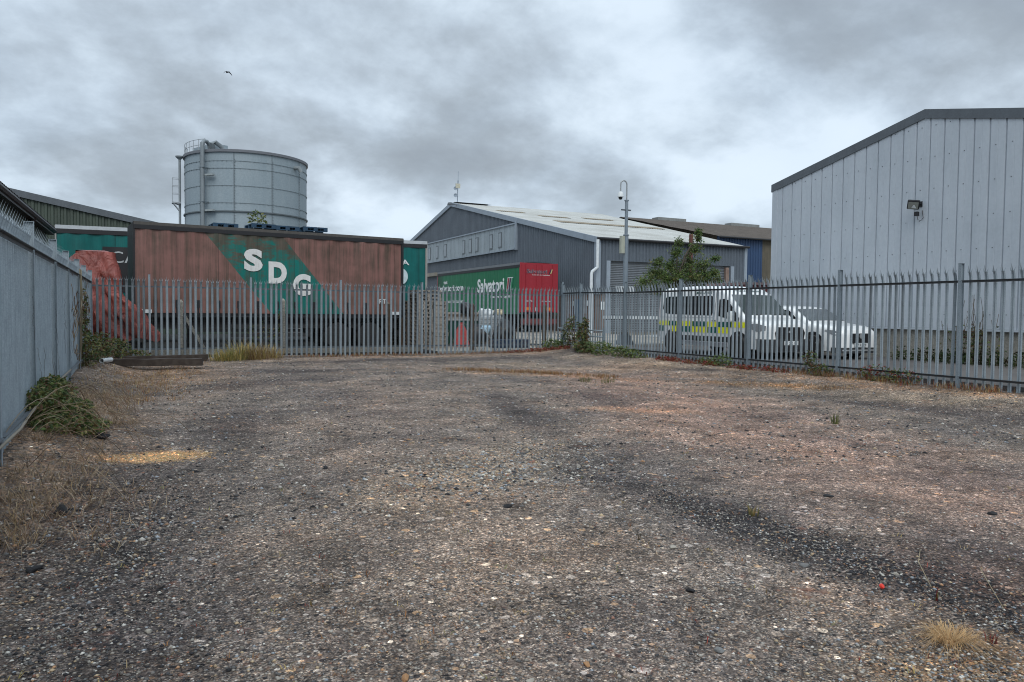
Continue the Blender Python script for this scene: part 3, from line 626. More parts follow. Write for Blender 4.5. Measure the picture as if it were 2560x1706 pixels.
# grey warehouse in the middle
HX, HY, HE, HAY, HA = 24.85, 39.42, 6.15, 64.0, 11.35
HY2 = 2*HAY-HY
gw = thing('grey_warehouse', 'large grey corrugated warehouse with a pale cement roof beside the red and green lorry trailer', 'warehouse', (HX, HY, GZ))
def htop(u): return HE + (HA-HE)*(1-abs(HY+u-HAY)/(HAY-HY)) - GZ
mb = MB(); corr(mb, lambda u, z, d: (-d, u, z), HY2-HY, 0.26, 0.05, lambda u: (2.4 if u < 6 else 0.0), htop, 'trap'); mb.build('gable_wall', wh_grey, gw)
mb = MB(); mb.box(0.01, 0.25, 0.02, 6.0, -0.3, 2.42); mb.box(0.25, 0.92, -0.02, 0.2, -0.3, 2.42); mb.build('brick_base', brick, gw)
SH0, SH1, SHT = 0.92, 10.75, 4.50
mb = MB(); P = lambda u, z, d: (u, -0.03-d, z)
corr(mb, P, 11.9, 0.26, 0.05, lambda u: (2.42 if u < SH0 else (SHT if u < SH1 else 0.0)), lambda u: HE-GZ, 'trap'); mb.build('front_wall', wh_grey, gw)
mb = MB(); mb.grid(lambda a, b: (SH0+0.06+a*(SH1-SH0-0.12), 0.10+0.022*math.sin(b*SHT*2*math.pi/0.11), b*SHT), 1, 330); mb.build('roller_shutter', weathered('shutter_grey', (0.17, 0.19, 0.21), None, 0.5, 0.5, 0.1, 0.9), gw)
mb = MB(); mb.box(SH0-0.22, SH0+0.06, -0.10, 0.2, 0, SHT); mb.build('door_jamb', wh_trim, gw)
mb = MB(); mb.box(SH1-0.06, SH1+0.22, -0.10, 0.2, 0, SHT); mb.build('door_jamb', wh_trim, gw)
mb = MB(); mb.box(SH1-0.5, SH1-0.25, -0.12, 0.06, 0, SHT-0.1); mb.build('rusty_post', weathered('pink_rust', (0.26, 0.19, 0.16), (0.12, 0.07, 0.05), 0.8, 0.8, 0, 3), gw)
mb = MB(); mb.box(-0.09, -0.056, -0.10, 0.12, 2.4, HE-GZ); mb.box(-0.056, 0.25, -0.11, -0.082, 2.4, HE-GZ); mb.build('corner_trim', wh_trim, gw)
mb = MB(); mb.box(11.86, 12.1, -0.12, 0.1, 0, HE-GZ-0.05); mb.build('corner_trim', wh_trim, gw)
mb = MB(); mb.tube([(-0.10, -0.30, HE-GZ-0.1), (-0.10, -0.28, 4.05), (-0.42, -0.22, 3.78), (-0.46, -0.20, 3.6), (-0.46, -0.20, 0)], 0.10, 10); mb.build('downpipe', pipe_white, gw, True)
RS = 41.0-HX
def edge_x(y): return 11.95 + (RS-11.95)*(y/(HAY-HY))
def roof_pt(a, v, d):
    y = -0.25 + (HAY-HY+0.25)*v; x = -0.12 + (edge_x(y)+0.12)*a
    z = HE-GZ + (HA-HE)*(y/(HAY-HY)) + 0.06
    return (x, y - d*0.2, z + d)
ns = 84; vs = []; fs = []; rows = 24
for j in range(rows+1):
    for i in range(ns*4+1):
        d = 0.035*(0.5-0.5*math.cos(2*math.pi*i/4)); vs.append(roof_pt(i/(ns*4), j/rows, d + 0.006*((j*7) % 3)))
for j in range(rows):
    for i in range(ns*4):
        a = (i+0.5)/(ns*4); v = (j+0.5)/rows
        fs.append((j*(ns*4+1)+i, j*(ns*4+1)+i+1, (j+1)*(ns*4+1)+i+1, (j+1)*(ns*4+1)+i))
mb = MB(); mb.add(vs, fs); mb.build('roof', cream_roof, gw)
def sheet(v0, v1, a0, a1, name='rooflight'):
    m = MB(); m.grid(lambda a, v: (lambda p: (p[0], p[1], p[2]+0.05))(roof_pt(a0+(a1-a0)*a, v0+(v1-v0)*v, 0.03*(0.5-0.5*math.cos(a*(a1-a0)*ns*2*math.pi)))), max(2, int((a1-a0)*ns*4)), 2); m.build(name, brown_sheet, gw)
sheet(0.40, 0.455, 0.22, 0.93); sheet(0.70, 0.74, 0.10, 0.26); sheet(0.60, 0.64, 0.28, 0.47); sheet(0.64, 0.68, 0.60, 0.80)
mb = MB(); mb.add([(-0.12, HAY-HY, HA-GZ+0.07), (RS, HAY-HY, HA-GZ+0.07), (RS, HY2-HY, HE-GZ), (-0.12, HY2-HY, HE-GZ)], [(0, 1, 2, 3)]); mb.build('far_roof', cream_roof, gw)
mb = MB(); mb.add([(11.95, -0.03, 0), (RS, HAY-HY, 0), (RS, HAY-HY, HA-GZ), (11.95, -0.03, HE-GZ)], [(0, 1, 2, 3)]); mb.build('end_wall', wh_grey, gw)
mb = MB(); mb.tube([(x, -0.28, HE-GZ-0.02) for x in (-0.15, 12.1)], 0.085, 8); mb.build('gutter', black_mat, gw, True)
mb = MB(); 
for s_ in (0, 1):
    y0, y1 = (-0.3, HAY-HY) if s_ == 0 else (HY2-HY+0.3, HAY-HY)
    z0 = HE-GZ-(HA-HE)*0.3/(HAY-HY); z1 = HA-GZ
    mb.add([(-0.16, y0, z0+0.12), (-0.16, y1, z1+0.12), (-0.16, y1, z1-0.25), (-0.16, y0, z0-0.25), (-0.05, y0, z0+0.12), (-0.05, y1, z1+0.12), (-0.05, y1, z1-0.25), (-0.05, y0, z0-0.25)], [(0, 1, 2, 3), (7, 6, 5, 4), (0, 4, 5, 1), (3, 2, 6, 7), (0, 3, 7, 4)])
mb.build('bargeboard', wh_trim, gw)
mb = MB()
mb.grid(lambda a, v: (0.2+a*3.4, HAY-HY+0.9*(v-0.5)*2, HA-GZ+0.17-0.12*abs(v-0.5)*2), 4, 4); mb.build('ridge_cap', trim_grey, gw)
B0, B1, BZ0, BZ1 = 50.5-HY, 70.4-HY, 6.30-GZ, 8.12-GZ
mb = MB(); mb.box(-0.16, -0.07, B0, B1, BZ0, BZ1)
k = B0
while k < B1: mb.box(-0.19, -0.16, k, k+0.06, BZ0, BZ1); k += 0.95
bd = mb.build('window_band', band_grey, gw)
mb = MB(); mb.box(-0.26, -0.19, B0-0.1, B1, BZ1, BZ1+0.10); mb.box(-0.24, -0.19, B0-0.1, B1, BZ0-0.06, BZ0); mb.box(-0.24, -0.05, B0-0.16, B0, BZ0-0.1, BZ1+0.35); mb.build('frame', wh_trim, bd)
for y in (52.9, 54.6, 57.5, 58.9, 60.4, 64.9, 67.1, 69.2):
    m = MB(); y -= HY; m.box(-0.20, -0.165, y, y+0.62, BZ0+0.25, BZ0+1.45, 0)
    wnd = m.build('window', plain('window_frame_grey', (0.13, 0.15, 0.165), 0.5), bd)
    m = MB(); m.box(-0.207, -0.203, y+0.09, y+0.53, BZ0+0.34, BZ0+1.36); m.build('pane', plain('dusty_pane', (0.25, 0.29, 0.32), 0.3), wnd)
mb = MB(); mb.box(-0.3, 0.0, 67.6-HY, 71.5-HY, 4.62, 4.95); mb.build('lintel', concrete, gw)
mb = MB(); mb.box(-0.12, -0.055, 1.65, 2.45, 0.05, 2.1); d_ = mb.build('door', plain('blue_door', (0.06, 0.13, 0.22), 0.5), gw)
mb = MB(); mb.box(-0.15, -0.12, 1.72, 1.78, 1.0, 1.12); mb.build('handle', silver, d_)
for (y0, y1, z0, z1) in ((0.85, 1.15, 1.68, 2.02), (2.6, 2.85, 1.7, 2.0)):
    m = MB(); m.box(-0.035, -0.012, y0, y1, z0, z1); m.build('notice', clean_white, gw)
m = MB(); m.box(0.32, 0.60, -0.05, -0.022, 1.45, 1.95); m.build('notice', clean_white, gw)
m = MB(); m.tube([(0.05, HAY-HY-1.6, HA-GZ-0.35), (-0.5, HAY-HY-1.4, HA-GZ-0.25)], 0.04, 6); m.lathe([(0.0, 0.25), (0.2, 0.2), (0.26, 0.0), (0.0, 0.0)], (-0.75, HAY-HY-1.4, HA-GZ-0.35), 10); m.build('wall_lamp', trim_grey, gw)
mb = MB(); mb.box(6.95, 7.13, -0.42, -0.24, 3.6, 6.45); mb.build('flue', rust_post, gw)

am = thing('antenna_mast', 'thin antenna mast with a square panel and small dishes on the grey warehouse ridge', 'antenna', (HX+0.5, HAY, HA+0.1))
m = MB(); m.tube([(0, 0, 0), (0.05, 0, 2.2)], 0.055, 6); m.tube([(0.05, 0, 2.2), (0.08, 0, 3.0)], 0.07, 6); m.tube([(0.08, 0, 3.0), (0.1, 0, 4.2)], 0.03, 5); m.lathe([(0.16, 0), (0.09, 0.18), (0.0, 0.18)], n=8); m.build('pole', wh_trim, am)
m = MB(); m.box(-0.26, 0.30, -0.14, -0.06, 1.95, 2.55); m.build('panel', plain('cream_panel', (0.50, 0.48, 0.38), 0.5), am)
for z, r in ((1.9, 0.26), (0.98, 0.25)):
    m = MB(); m.lathe([(0.0, 0.06), (r*0.6, 0.03), (r, -0.06), (r*0.98, -0.075), (0.0, -0.01)], (-0.25, -0.05, z), 14, axis='y'); m.build('dish', wh_trim, am)

am.scale = (0.8, 0.8, 0.68)
# blue building with a mossy brown roof beyond
BY, BZE, BRY, BRZ = 43.0, 7.30, 60.0, 10.68
bb = thing('blue_warehouse', 'blue corrugated building with a mossy brown roof behind the grey warehouse', 'warehouse', (37.5, BY, GZ))
mb = MB(); corr(mb, lambda u, z, d: (u, -d, z), 4.4, 0.26, 0.05, lambda u: 0, lambda u: BZE-GZ, 'trap'); mb.build('wall', blue_clad, bb)
mb = MB(); mb.box(4.4, 22, 0.0, 0.3, 0, BZE-GZ-0.05); mb.box(4.35, 4.6, -0.06, 0.0, 0, BZE-GZ-0.05); mb.box(6.0, 7.2, -0.02, 0.0, 0, 4.2); mb.build('stained_wall', brown_wall, bb)
vs = []; fs = []; ns = 120; rows = 14
for j in range(rows+1):
    for i in range(ns*4+1):
        v = j/rows; y = -0.35+(BRY-BY+0.35)*v; x0 = -0.1 + 3.0*v; x = x0+(26-x0)*i/(ns*4)
        vs.append((x, y, BZE-GZ+(BRZ-BZE)*(y/(BRY-BY))+0.05*(0.5-0.5*math.cos(math.pi/2*i)) + 0.012*((j*5) % 3)))
for j in range(rows):
    for i in range(ns*4): fs.append((j*(ns*4+1)+i, j*(ns*4+1)+i+1, (j+1)*(ns*4+1)+i+1, (j+1)*(ns*4+1)+i))
mb = MB(); mb.add(vs, fs); mb.build('roof', brown_roof, bb)
mb = MB(); mb.add([(2.9, BRY-BY, BRZ-GZ), (26, BRY-BY, BRZ-GZ), (26, 2*(BRY-BY), BZE-GZ), (2.9, 2*(BRY-BY), BZE-GZ)], [(0, 1, 2, 3)]); mb.build('far_roof', brown_roof, bb)
mb = MB(); mb.tube([(-0.1, -0.38, BZE-GZ-0.1), (22, -0.38, BZE-GZ-0.1)], 0.07, 6); mb.build('gutter', black_mat, bb)
for x0, x1, in ((7.0, 10.4), (16.2, 20.0)):
    m = MB(); m.box(x0, x1, BRY-BY-0.5, BRY-BY+0.5, BRZ-GZ-0.05, BRZ-GZ+0.24); m.build('ridge_vent', weathered('vent_sheet', (0.24, 0.25, 0.24), None, 0.6, 0.7, 0, 1), bb)

# dark green shed close on the left, and the taller gable behind it
gs = thing('green_shed', 'dark green corrugated shed with a black roof edge behind the left fence', 'shed', (-2.85, 27.0, 0.16))
mb = MB(); corr(mb, lambda u, z, d: (d, -u, z), 24, 0.19, 0.03, lambda u: 0, lambda u: 3.72, 'trap'); mb.build('wall', green_clad, gs)
mb = MB(); corr(mb, lambda u, z, d: (-u, d, z), 9, 0.19, 0.03, lambda u: 0, lambda u: 3.75+u*0.22, 'trap'); mb.build('end_wall', green_clad, gs)
vs = []; fs = []; n_ = 24*5
for i in range(n_*3+1):
    y = 0.12 - i*24.2/(n_*3); d = 0.03*(0.5-0.5*math.cos(2*math.pi*i/3)); vs += [(0.24, y, 3.83+d), (-9, y, 3.83+d+9.24*0.22)]
fs = [(2*i, 2*i+2, 2*i+3, 2*i+1) for i in range(n_*3)]
mb = MB(); mb.add(vs, fs); mb.build('roof', weathered('black_roof', (0.04, 0.042, 0.045), (0.07, 0.07, 0.06), 0.6, 0.8, 0, 2.0, False), gs)
mb = MB(); mb.tube([(0.2, 0.1, 3.74), (0.2, -24, 3.74)], 0.085, 8); mb.box(0.04, 0.22, -24, 0.1, 3.62, 3.68); mb.build('gutter', black_mat, gs)
mb = MB(); mb.tube([(0.2, -4.3, 3.7), (0.1, -4.3, 3.5), (0.1, -4.3, 0)], 0.075, 8); mb.build('downpipe', black_mat, gs)
gb = thing('green_building', 'dark green ribbed metal building with a sloping roofline behind the teal trailer', 'building', (-13.0, 40.0, 0.16))
gtop = lambda u: 8.15 - 0.16 - 0.1955*abs(u-0.0)
mb = MB(); corr(mb, lambda u, z, d: (u, -d, z), 17.5, 0.255, 0.05, lambda u: 0, gtop, 'trap'); mb.build('wall', green_clad, gb)
mb = MB(); mb.add([(0, -0.14, 8.13), (17.8, -0.14, 8.13-0.1955*17.8), (17.8, -0.14, 7.83-0.1955*17.8), (0, -0.14, 7.83), (0, -0.02, 8.13), (17.8, -0.02, 8.13-0.1955*17.8), (17.8, -0.02, 7.83-0.1955*17.8), (0, -0.02, 7.83)], [(0, 1, 2, 3), (7, 6, 5, 4), (0, 4, 5, 1), (3, 2, 6, 7), (1, 5, 6, 2)]); mb.build('fascia', trim_grey, gb)
mb = MB(); mb.add([(0, -0.05, 8.10), (17.8, -0.05, 8.10-0.1955*17.8), (17.8, 25, 8.10-0.1955*17.8), (0, 25, 8.10)], [(0, 1, 2, 3)]); mb.add([(0, -0.05, 8.10), (-17.8, -0.05, 8.10-0.1955*17.8), (-17.8, 25, 8.10-0.1955*17.8), (0, 25, 8.10)], [(0, 1, 2, 3)]); mb.build('roof', trim_grey, gb)

# ------------------------------------------------------------------ silo
SX, SY, SR = 6.90, 61.7, 4.44
si = thing('storage_tank', 'tall round grey bolted steel tank rising behind the SDG trailer', 'storage tank', (SX, SY, 0.2))
tank_mat = weathered('tank_steel', (0.25, 0.305, 0.335), (0.36, 0.40, 0.42), 0.45, 0.6, 0.15, 0.5, True, 0.35, 0, 0.08)
seam_mat = plain('seam_dark', (0.165, 0.20, 0.22), 0.6)
mb = MB(); mb.lathe([(SR, 0), (SR, 12.75), (SR-0.05, 12.78), (0.3, 13.1), (0, 13.1)], n=96); mb.build('shell', tank_mat, si, True)
zs = [1.1, 2.3, 3.5, 4.7, 5.9, 7.15, 9.0, 10.23, 11.47, 12.0]
mb = MB()
for z in zs: mb.lathe([(SR, z-0.02), (SR+0.018, z-0.02), (SR+0.018, z+0.02), (SR, z+0.02)], n=96)
cang = math.atan2(-SY, -SX)                                # direction from the tank to us
seams = [cang + R(a) for a in (-11.6-34.5*2, -11.6-34.5, -11.6, 22.9, 57.4, 91.9, 126, 161, 195, 230)]
for a in seams:
    c_, s_ = math.cos(a), math.sin(a); mb.bar(((SR+0.012)*c_, (SR+0.012)*s_, 0.1), ((SR+0.012)*c_, (SR+0.012)*s_, 12.7), 0.05, 0.05)
for z in zs:
    for k in range(88):
        a = 2*math.pi*k/88; c_, s_ = math.cos(a), math.sin(a); mb.bar(((SR+0.01)*c_, (SR+0.01)*s_, z), ((SR+0.06)*c_, (SR+0.06)*s_, z), 0.045, 0.045)
for a in seams:
    for k in range(60):
        aa = a+0.014; z = 0.3+k*0.2; c_, s_ = math.cos(aa), math.sin(aa); mb.bar(((SR+0.01)*c_, (SR+0.01)*s_, z), ((SR+0.05)*c_, (SR+0.05)*s_, z), 0.045, 0.045)
mb.build('seams', seam_mat, si)
mb = MB(); mb.lathe([(SR, 12.62), (SR+0.12, 12.62), (SR+0.14, 12.80), (SR, 12.84)], n=96); mb.build('rim', plain('rim_grey', (0.17, 0.18, 0.20), 0.6), si, True)
mb = MB(); mb.lathe([(SR, 8.33), (SR+0.11, 8.35), (SR+0.11, 8.43), (SR, 8.46)], n=96); mb.build('wind_girder', plain('girder_grey', (0.10, 0.12, 0.13), 0.6), si, True)
pa = cang - R(39)
pc, ps = math.cos(pa), math.sin(pa); q = lambda r, z, t=0.0: (r*pc - t*ps, r*ps + t*pc, z)
mb = MB(); mb.tube([q(SR+0.34, 0), q(SR+0.34, 12.9), q(SR+0.36, 13.2), q(SR+0.15, 13.42), q(SR-0.1, 13.42), q(SR-0.35, 13.2), q(SR-0.4, 12.8)], 0.14, 12); mb.build('filling_pipe', weathered('pipe_grey', (0.22, 0.25, 0.265), None, 0.5, 0.5, 0.1, 1.5), si, True)
mb = MB(); mb.tube([q(SR-0.4, 12.8, 0.35), q(SR-0.1, 13.3, 0.45), q(SR-0.3, 13.36, 0.6), q(SR-0.7, 13.1, 0.8), q(SR-0.9, 12.7, 0.9)], 0.16, 10); mb.build('vent_pipe', weathered('pipe_grey', (0.22, 0.25, 0.265), None, 0.5, 0.5, 0.1, 1.5), si, True)
for z in (6.9, 9.05, 11.5):
    m = MB(); m.bar(q(SR, z, 0.2), q(SR+0.45, z, 0.2), 0.06, 0.06); m.bar(q(SR+0.45, z, -0.25), q(SR+0.45, z, 0.25), 0.08, 0.05); m.build('pipe_bracket', seam_mat, si)
for z in (11.25, 8.72):
    m = MB(); m.box(-0.35, 0.35, -0.12, 0.12, -0.06, 0.06); b_ = m.build('walkway_bracket', plain('bracket_grey', (0.3, 0.33, 0.33), 0.6), si); b_.location = q(SR+0.25, z-0.3, 0.55); b_.rotation_euler = (0, 0, pa+math.pi/2)
la = cang - R(84); lc, ls = math.cos(la), math.sin(la); q2 = lambda r, z, t=0.0: (r*lc - t*ls, r*ls + t*lc, z)
mb = MB(); mb.tube([q2(SR+0.35, 0), q2(SR+0.35, 12.55)], 0.09, 10); mb.lathe([(0.09, 0), (0.30, 0.18), (0.30, 0.26), (0.08, 0.26)], q2(SR+0.35, 12.5), 12); mb.build('downpipe', weathered('pipe_grey2', (0.25, 0.28, 0.295), None, 0.5, 0.5, 0.1, 1.5), si, True)
mb = MB()
for t in (-0.3, 0.3):
    mb.bar(q2(SR+0.4, 9.15, t), q2(SR+0.85, 9.3, t), 0.06, 0.06); mb.bar(q2(SR+0.85, 9.3, t), q2(SR+0.85, 11.1, t), 0.035, 0.035); mb.bar(q2(SR+0.4, 8.7, t), q2(SR+0.82, 9.25, t), 0.05, 0.05)
    for z in (9.95, 10.5, 11.07): mb.bar(q2(SR+0.4, z, t), q2(SR+0.85, z, t), 0.03, 0.03)
for z in (9.95, 10.5, 11.07): mb.bar(q2(SR+0.85, z, -0.3), q2(SR+0.85, z, 0.3), 0.045, 0.045)
mb.add([q2(SR+0.3, 9.3, -0.35), q2(SR+0.9, 9.3, -0.35), q2(SR+0.9, 9.3, 0.35), q2(SR+0.3, 9.3, 0.35), q2(SR+0.3, 9.2, -0.35), q2(SR+0.9, 9.2, -0.35), q2(SR+0.9, 9.2, 0.35), q2(SR+0.3, 9.2, 0.35)], [(0, 1, 2, 3), (7, 6, 5, 4), (0, 4, 5, 1), (1, 5, 6, 2), (2, 6, 7, 3)])
mb.build('side_platform', plain('platform_grey', (0.33, 0.36, 0.38), 0.6), si)
mb = MB()
for k in range(9):
    a = cang - R(40+k*8); c_, s_ = math.cos(a), math.sin(a); mb.bar((SR*c_, SR*s_, 12.8), (SR*c_, SR*s_, 13.62), 0.04)
for z in (13.2, 13.6):
    mb.tube([(SR*math.cos(cang-R(40+k*8)), SR*math.sin(cang-R(40+k*8)), z) for k in range(9)], 0.02, 4)
mb.build('guard_rail', plain('platform_grey2', (0.33, 0.36, 0.38), 0.6), si)
mb = MB(); a0 = cang-R(58); mb.box(-1.5, 1.5, -0.5, 0.6, 12.7, 13.38); o = mb.build('roof_hatch', tank_mat, si); o.location = (3.1*math.cos(a0), 3.1*math.sin(a0), 0); o.rotation_euler = (0, 0, a0+math.pi/2)
a0 = cang+R(50); mb = MB(); mb.tube([(SR*math.cos(a0), SR*math.sin(a0), 12.05), ((SR+0.35)*math.cos(a0), (SR+0.35)*math.sin(a0), 12.05), ((SR+0.45)*math.cos(a0+0.03), (SR+0.45)*math.sin(a0+0.03), 11.75)], 0.16, 10); mb.build('overflow_spout', weathered('pipe_grey3', (0.25, 0.28, 0.29), None, 0.5, 0.5, 0.1, 1.5), si, True)
# ------------------------------------------------------------------ curtain-sided lorry trailers
def wheel(parent, x, y, z, r, wdt, out=-1, rim=None):
    m = MB(); m.lathe([(r*0.62, -wdt/2), (r*0.95, -wdt/2), (r, -wdt/2+0.03), (r, wdt/2-0.03), (r*0.95, wdt/2), (r*0.62, wdt/2)], (0, 0, 0), 28, axis='y')
    t = m.build('wheel', rubber, parent, True); t.location = (x, y, z)
    m = MB(); s = out
    m.lathe([(r*0.63, 0.0), (r*0.60, s*wdt*0.30), (r*0.50, s*wdt*0.12), (r*0.22, s*wdt*0.22), (r*0.18, s*wdt*0.42), (0, s*wdt*0.42)], (0, 0, 0), 24, axis='y')
    m.build('rim', rim or weathered('steel_rim', (0.20, 0.19, 0.18), (0.07, 0.05, 0.04), 0.7, 0.6, 0.3, 6, False), t, True)
    return t
def trailer(name, label, loc, rz, L, W, zf, zt, railh, cmat, rail_m, frame_m, rear_m, axles, legs=True, fold=0.03, fscale=1.0, wr=0.5, buckle=True, side_rail_m=None):
    root = thing(name, label, 'lorry trailer', loc, rz)
    fk = [(nr.rand()*6, 2*math.pi/(0.9+nr.rand()*1.6)) for _ in range(4)]
    def fy(x, z):
        t = (z-zf)/(zt-railh-zf); s = 0
        for k, (p, q_) in enumerate(fk): s += math.sin(x*q_*fscale+p+0.5*k*t)
        tuck = math.sin(x*2*math.pi/0.62+1.3*math.sin(x*1.7))*max(0, t-0.72)*2.6
        tuck2 = math.sin(x*2*math.pi/0.6)*max(0, 0.12-t)*3
        return -0.03 + fold*(0.35*s*math.sin(math.pi*min(1, max(0, t)))**0.5 + tuck + tuck2)
    for nm, yy, sg in (('curtain', 0, 1), ('curtain', W, -1)):
        m = MB(); x0, x1 = 0.05, L-0.09; nu = int(L/0.07) if sg == 1 else 24; nv = 22 if sg == 1 else 4
        m.grid(lambda a, b: (x0+(x1-x0)*a, yy+sg*fy(x0+(x1-x0)*a, zf-0.05+(zt-railh-zf+0.08)*b), zf-0.05+(zt-railh-zf+0.08)*b), nu, nv)
        c = m.build(nm, cmat, root, True)
        if sg == 1: cur = c
    m = MB(); m.box(0.02, L-0.02, -0.055, 0.06, zt-railh*0.55, zt); m.box(0.02, L-0.02, W-0.06, W+0.055, zt-railh*0.55, zt); m.build('roof_rail', rail_m, root)
    m = MB(); m.box(0.02, L-0.02, -0.062, 0.04, zt-railh-0.05, zt-railh*0.55); m.build('pelmet', black_mat, root)
    m = MB(); m.grid(lambda a, b: (0.03+(L-0.06)*a, 0.07+(W-0.14)*b, zt-0.03+0.05*math.sin(math.pi*b)), 10, 8); m.build('roof', plain('roof_skin', (0.4, 0.4, 0.38), 0.6), root)
    for x0, x1 in ((0.0, 0.05), (L-0.085, L)):
        for y in (0, W):
            m = MB(); m.box(x0, x1, y-0.05, y+0.05, zf-0.1, zt-0.01); m.build('corner_post', frame_m, root)
    m = MB(); m.box(0.0, 0.05, 0.05, W-0.05, zf-0.1, zt-0.02); m.build('bulkhead', frame_m, root)
    m = MB(); m.box(L-0.05, L+0.01, 0.05, W-0.05, zf-0.05, zt-0.02); rd = m.build('rear_door', rear_m, root)
    m = MB(); m.box(L-0.055, L+0.016, W/2-0.01, W/2+0.01, zf-0.05, zt-0.04)
    for y in (0.35, W-0.35, W/2-0.2, W/2+0.2): m.tube([(L+0.03, y, zf), (L+0.03, y, zt-0.1)], 0.018, 6)
    m.build('lock_rod', black_mat if rear_m is not red_paint else red_paint, rd)
    m = MB(); m.box(0.0, L, 0.0, 0.08, zf-0.18, zf-0.045); m.box(0.0, L, W-0.08, W, zf-0.18, zf-0.045); m.build('side_rail', side_rail_m or frame_m, root)
    m = MB(); m.box(0.05, L-0.05, 0.1, W-0.1, zf-0.16, zf-0.06)
    for y in (W/2-0.55, W/2+0.55): m.box(0.3, L-0.2, y-0.07, y+0.07, zf-0.55, zf-0.16)
    for k in range(int(L/1.2)): m.box(0.5+k*1.2, 0.56+k*1.2, 0.1, W-0.1, zf-0.30, zf-0.16)
    m.build('chassis', dark_mat, root)
    for a in axles:
        m = MB(); m.tube([(a, 0.25, wr), (a, W-0.25, wr)], 0.07, 8); m.build('axle', dark_mat, root)
        wheel(root, a, 0.22, wr, wr, 0.34, -1); wheel(root, a, W-0.22, wr, wr, 0.34, 1)
        m = MB(); m.grid(lambda u, v: (a+(wr+0.06)*math.cos(math.pi*(0.12+0.76*u)), 0.02+0.42*v, wr+(wr+0.06)*math.sin(math.pi*(0.12+0.76*u))), 10, 1); m.build('mudguard', black_mat, root)
    if legs:
        for y in (0.45, W-0.45):
            m = MB(); m.box(L*0.2-0.06, L*0.2+0.06, y-0.06, y+0.06, 0.06, zf-0.2); m.box(L*0.2-0.15, L*0.2+0.15, y-0.13, y+0.13, 0.0, 0.06); m.build('landing_leg', dark_mat, root)
    m = MB(); m.box(L*0.32, L*0.62, 0.05, 0.08, 0.75, 0.87); m.box(L*0.32, L*0.62, 0.05, 0.08, 0.45, 0.57)
    for k in (0.33, 0.47, 0.61): m.box(L*k-0.03, L*k+0.03, 0.08, 0.12, 0.45, zf-0.16)
    m.build('side_guard', dark_mat, root)
    m = MB(); m.box(L-0.12, L-0.02, 0.1, W-0.1, 0.45, 0.62); m.box(L-0.14, L-0.05, 0.5, 0.58, 0.6, zf-0.1); m.box(L-0.14, L-0.05, W-0.58, W-0.5, 0.6, zf-0.1); m.build('rear_bumper', dark_mat if rear_m is not red_paint else rust_red, root)
    if buckle:
        for k in range(int(L/0.62)-1):
            x = 0.6+k*0.62; m = MB(); yb = fy(x, zf+0.1); m.box(x-0.022, x+0.022, yb-0.035, yb-0.012, zf-0.1, zf+0.12); m.box(x-0.045, x+0.045, yb-0.05, yb-0.012, zf+0.12, zf+0.36); m.build('curtain_buckle', black_mat, root)
    return root, cur, fy
def letters_on(cur, fy, body, x, z, h, wd, mat, bold=0.0, off=0.012, slant=0.0, name='lettering'):
    o = text_mesh(body, h, mat, name, cur, None, bold, wd, 0.003, slant); me = o.data
    bm = bmesh.new(); bm.from_mesh(me); bmesh.ops.subdivide_edges(bm, edges=[e for e in bm.edges if e.calc_length() > 0.12], cuts=2, use_grid_fill=False); bmesh.ops.triangulate(bm, faces=bm.faces); bm.to_mesh(me); bm.free()
    for v in me.vertices: v.co = Vector((v.co.x+x, v.co.y+fy(v.co.x+x, v.co.z+z)-off, v.co.z+z))
    return o
g0 = 0.18
sdg, cur, fy = trailer('lorry_trailer', 'faded red curtain-sided trailer with a green diagonal band and white SDG letters', (-0.44, 25.667, g0), R(5.87), 8.89, 1.8, 1.28, 4.02, 0.17, cur_red, weathered('grimy_rail', (0.085, 0.078, 0.07), None, 0.7, 0.7, 0, 3), black_mat, weathered('rear_grey', (0.1, 0.1, 0.1), None, 0.5, 0.6), (6.45, 7.65), True, 0.032, 1.0, 0.47)
for ch, x, z, h, wd in (('S', 3.25, 2.80-g0, 0.74, 0.60), ('D', 4.04, 2.42-g0, 0.73, 0.60), ('G', 4.85, 2.02-g0, 0.75, 0.60)):
    letters_on(cur, fy, ch, x, z, h, wd, white_letter, 0.055, 0.02)
for x in (0.28, 8.55):
    m = MB(); m.box(x-0.22, x+0.22, -0.06, -0.012, 1.22, 1.33); m.build('marker_plate', white_plastic, sdg)
letters_on(cur, fy, 'PTI', 7.95, 1.62, 0.16, 0.32, white_letter, 0.01)
teal, cur, fy = trailer('lorry_trailer', 'long teal curtain-sided trailer parked behind the SDG trailer, with a silver top rail', (-3.023, 31.293, 0.22), R(-4.53), 13.68, 2.5, 1.25, 4.28, 0.24, cur_teal, silver, weathered('pale_post', (0.3, 0.3, 0.28), None, 0.5, 0.6), weathered('rear_grey2', (0.12, 0.12, 0.12), None, 0.5, 0.6), (9.3, 10.6, 11.9), True, 0.03, 0.8, 0.5)
m = MB(); m.grid(lambda a, b: (1.50+2.3*a, fy(1.50+2.3*a, 1.9+1.66*b)-0.010, 1.9+1.66*b), 40, 12); m.build('black_panel', black_mat, cur, True)
letters_on(cur, fy, 'CA', 1.80, 2.98, 0.42, 0.85, plain('grey_print', (0.42, 0.44, 0.44), 0.5), 0.0, 0.022, -0.05)
m = MB(); m.lathe([(0.0, 0.0), (0.37, 0.0), (0.37, 0.012), (0.0, 0.012)], (12.46, fy(12.46, 2.75)-0.06, 2.77), 40, axis='y'); m.build('round_emblem', plain('pale_blue_print', (0.55, 0.66, 0.68), 0.5), cur)
o = letters_on(cur, fy, 'LA', 12.42, 3.25, 0.22, 0.48, clean_white, 0.02, 0.02, -0.15)
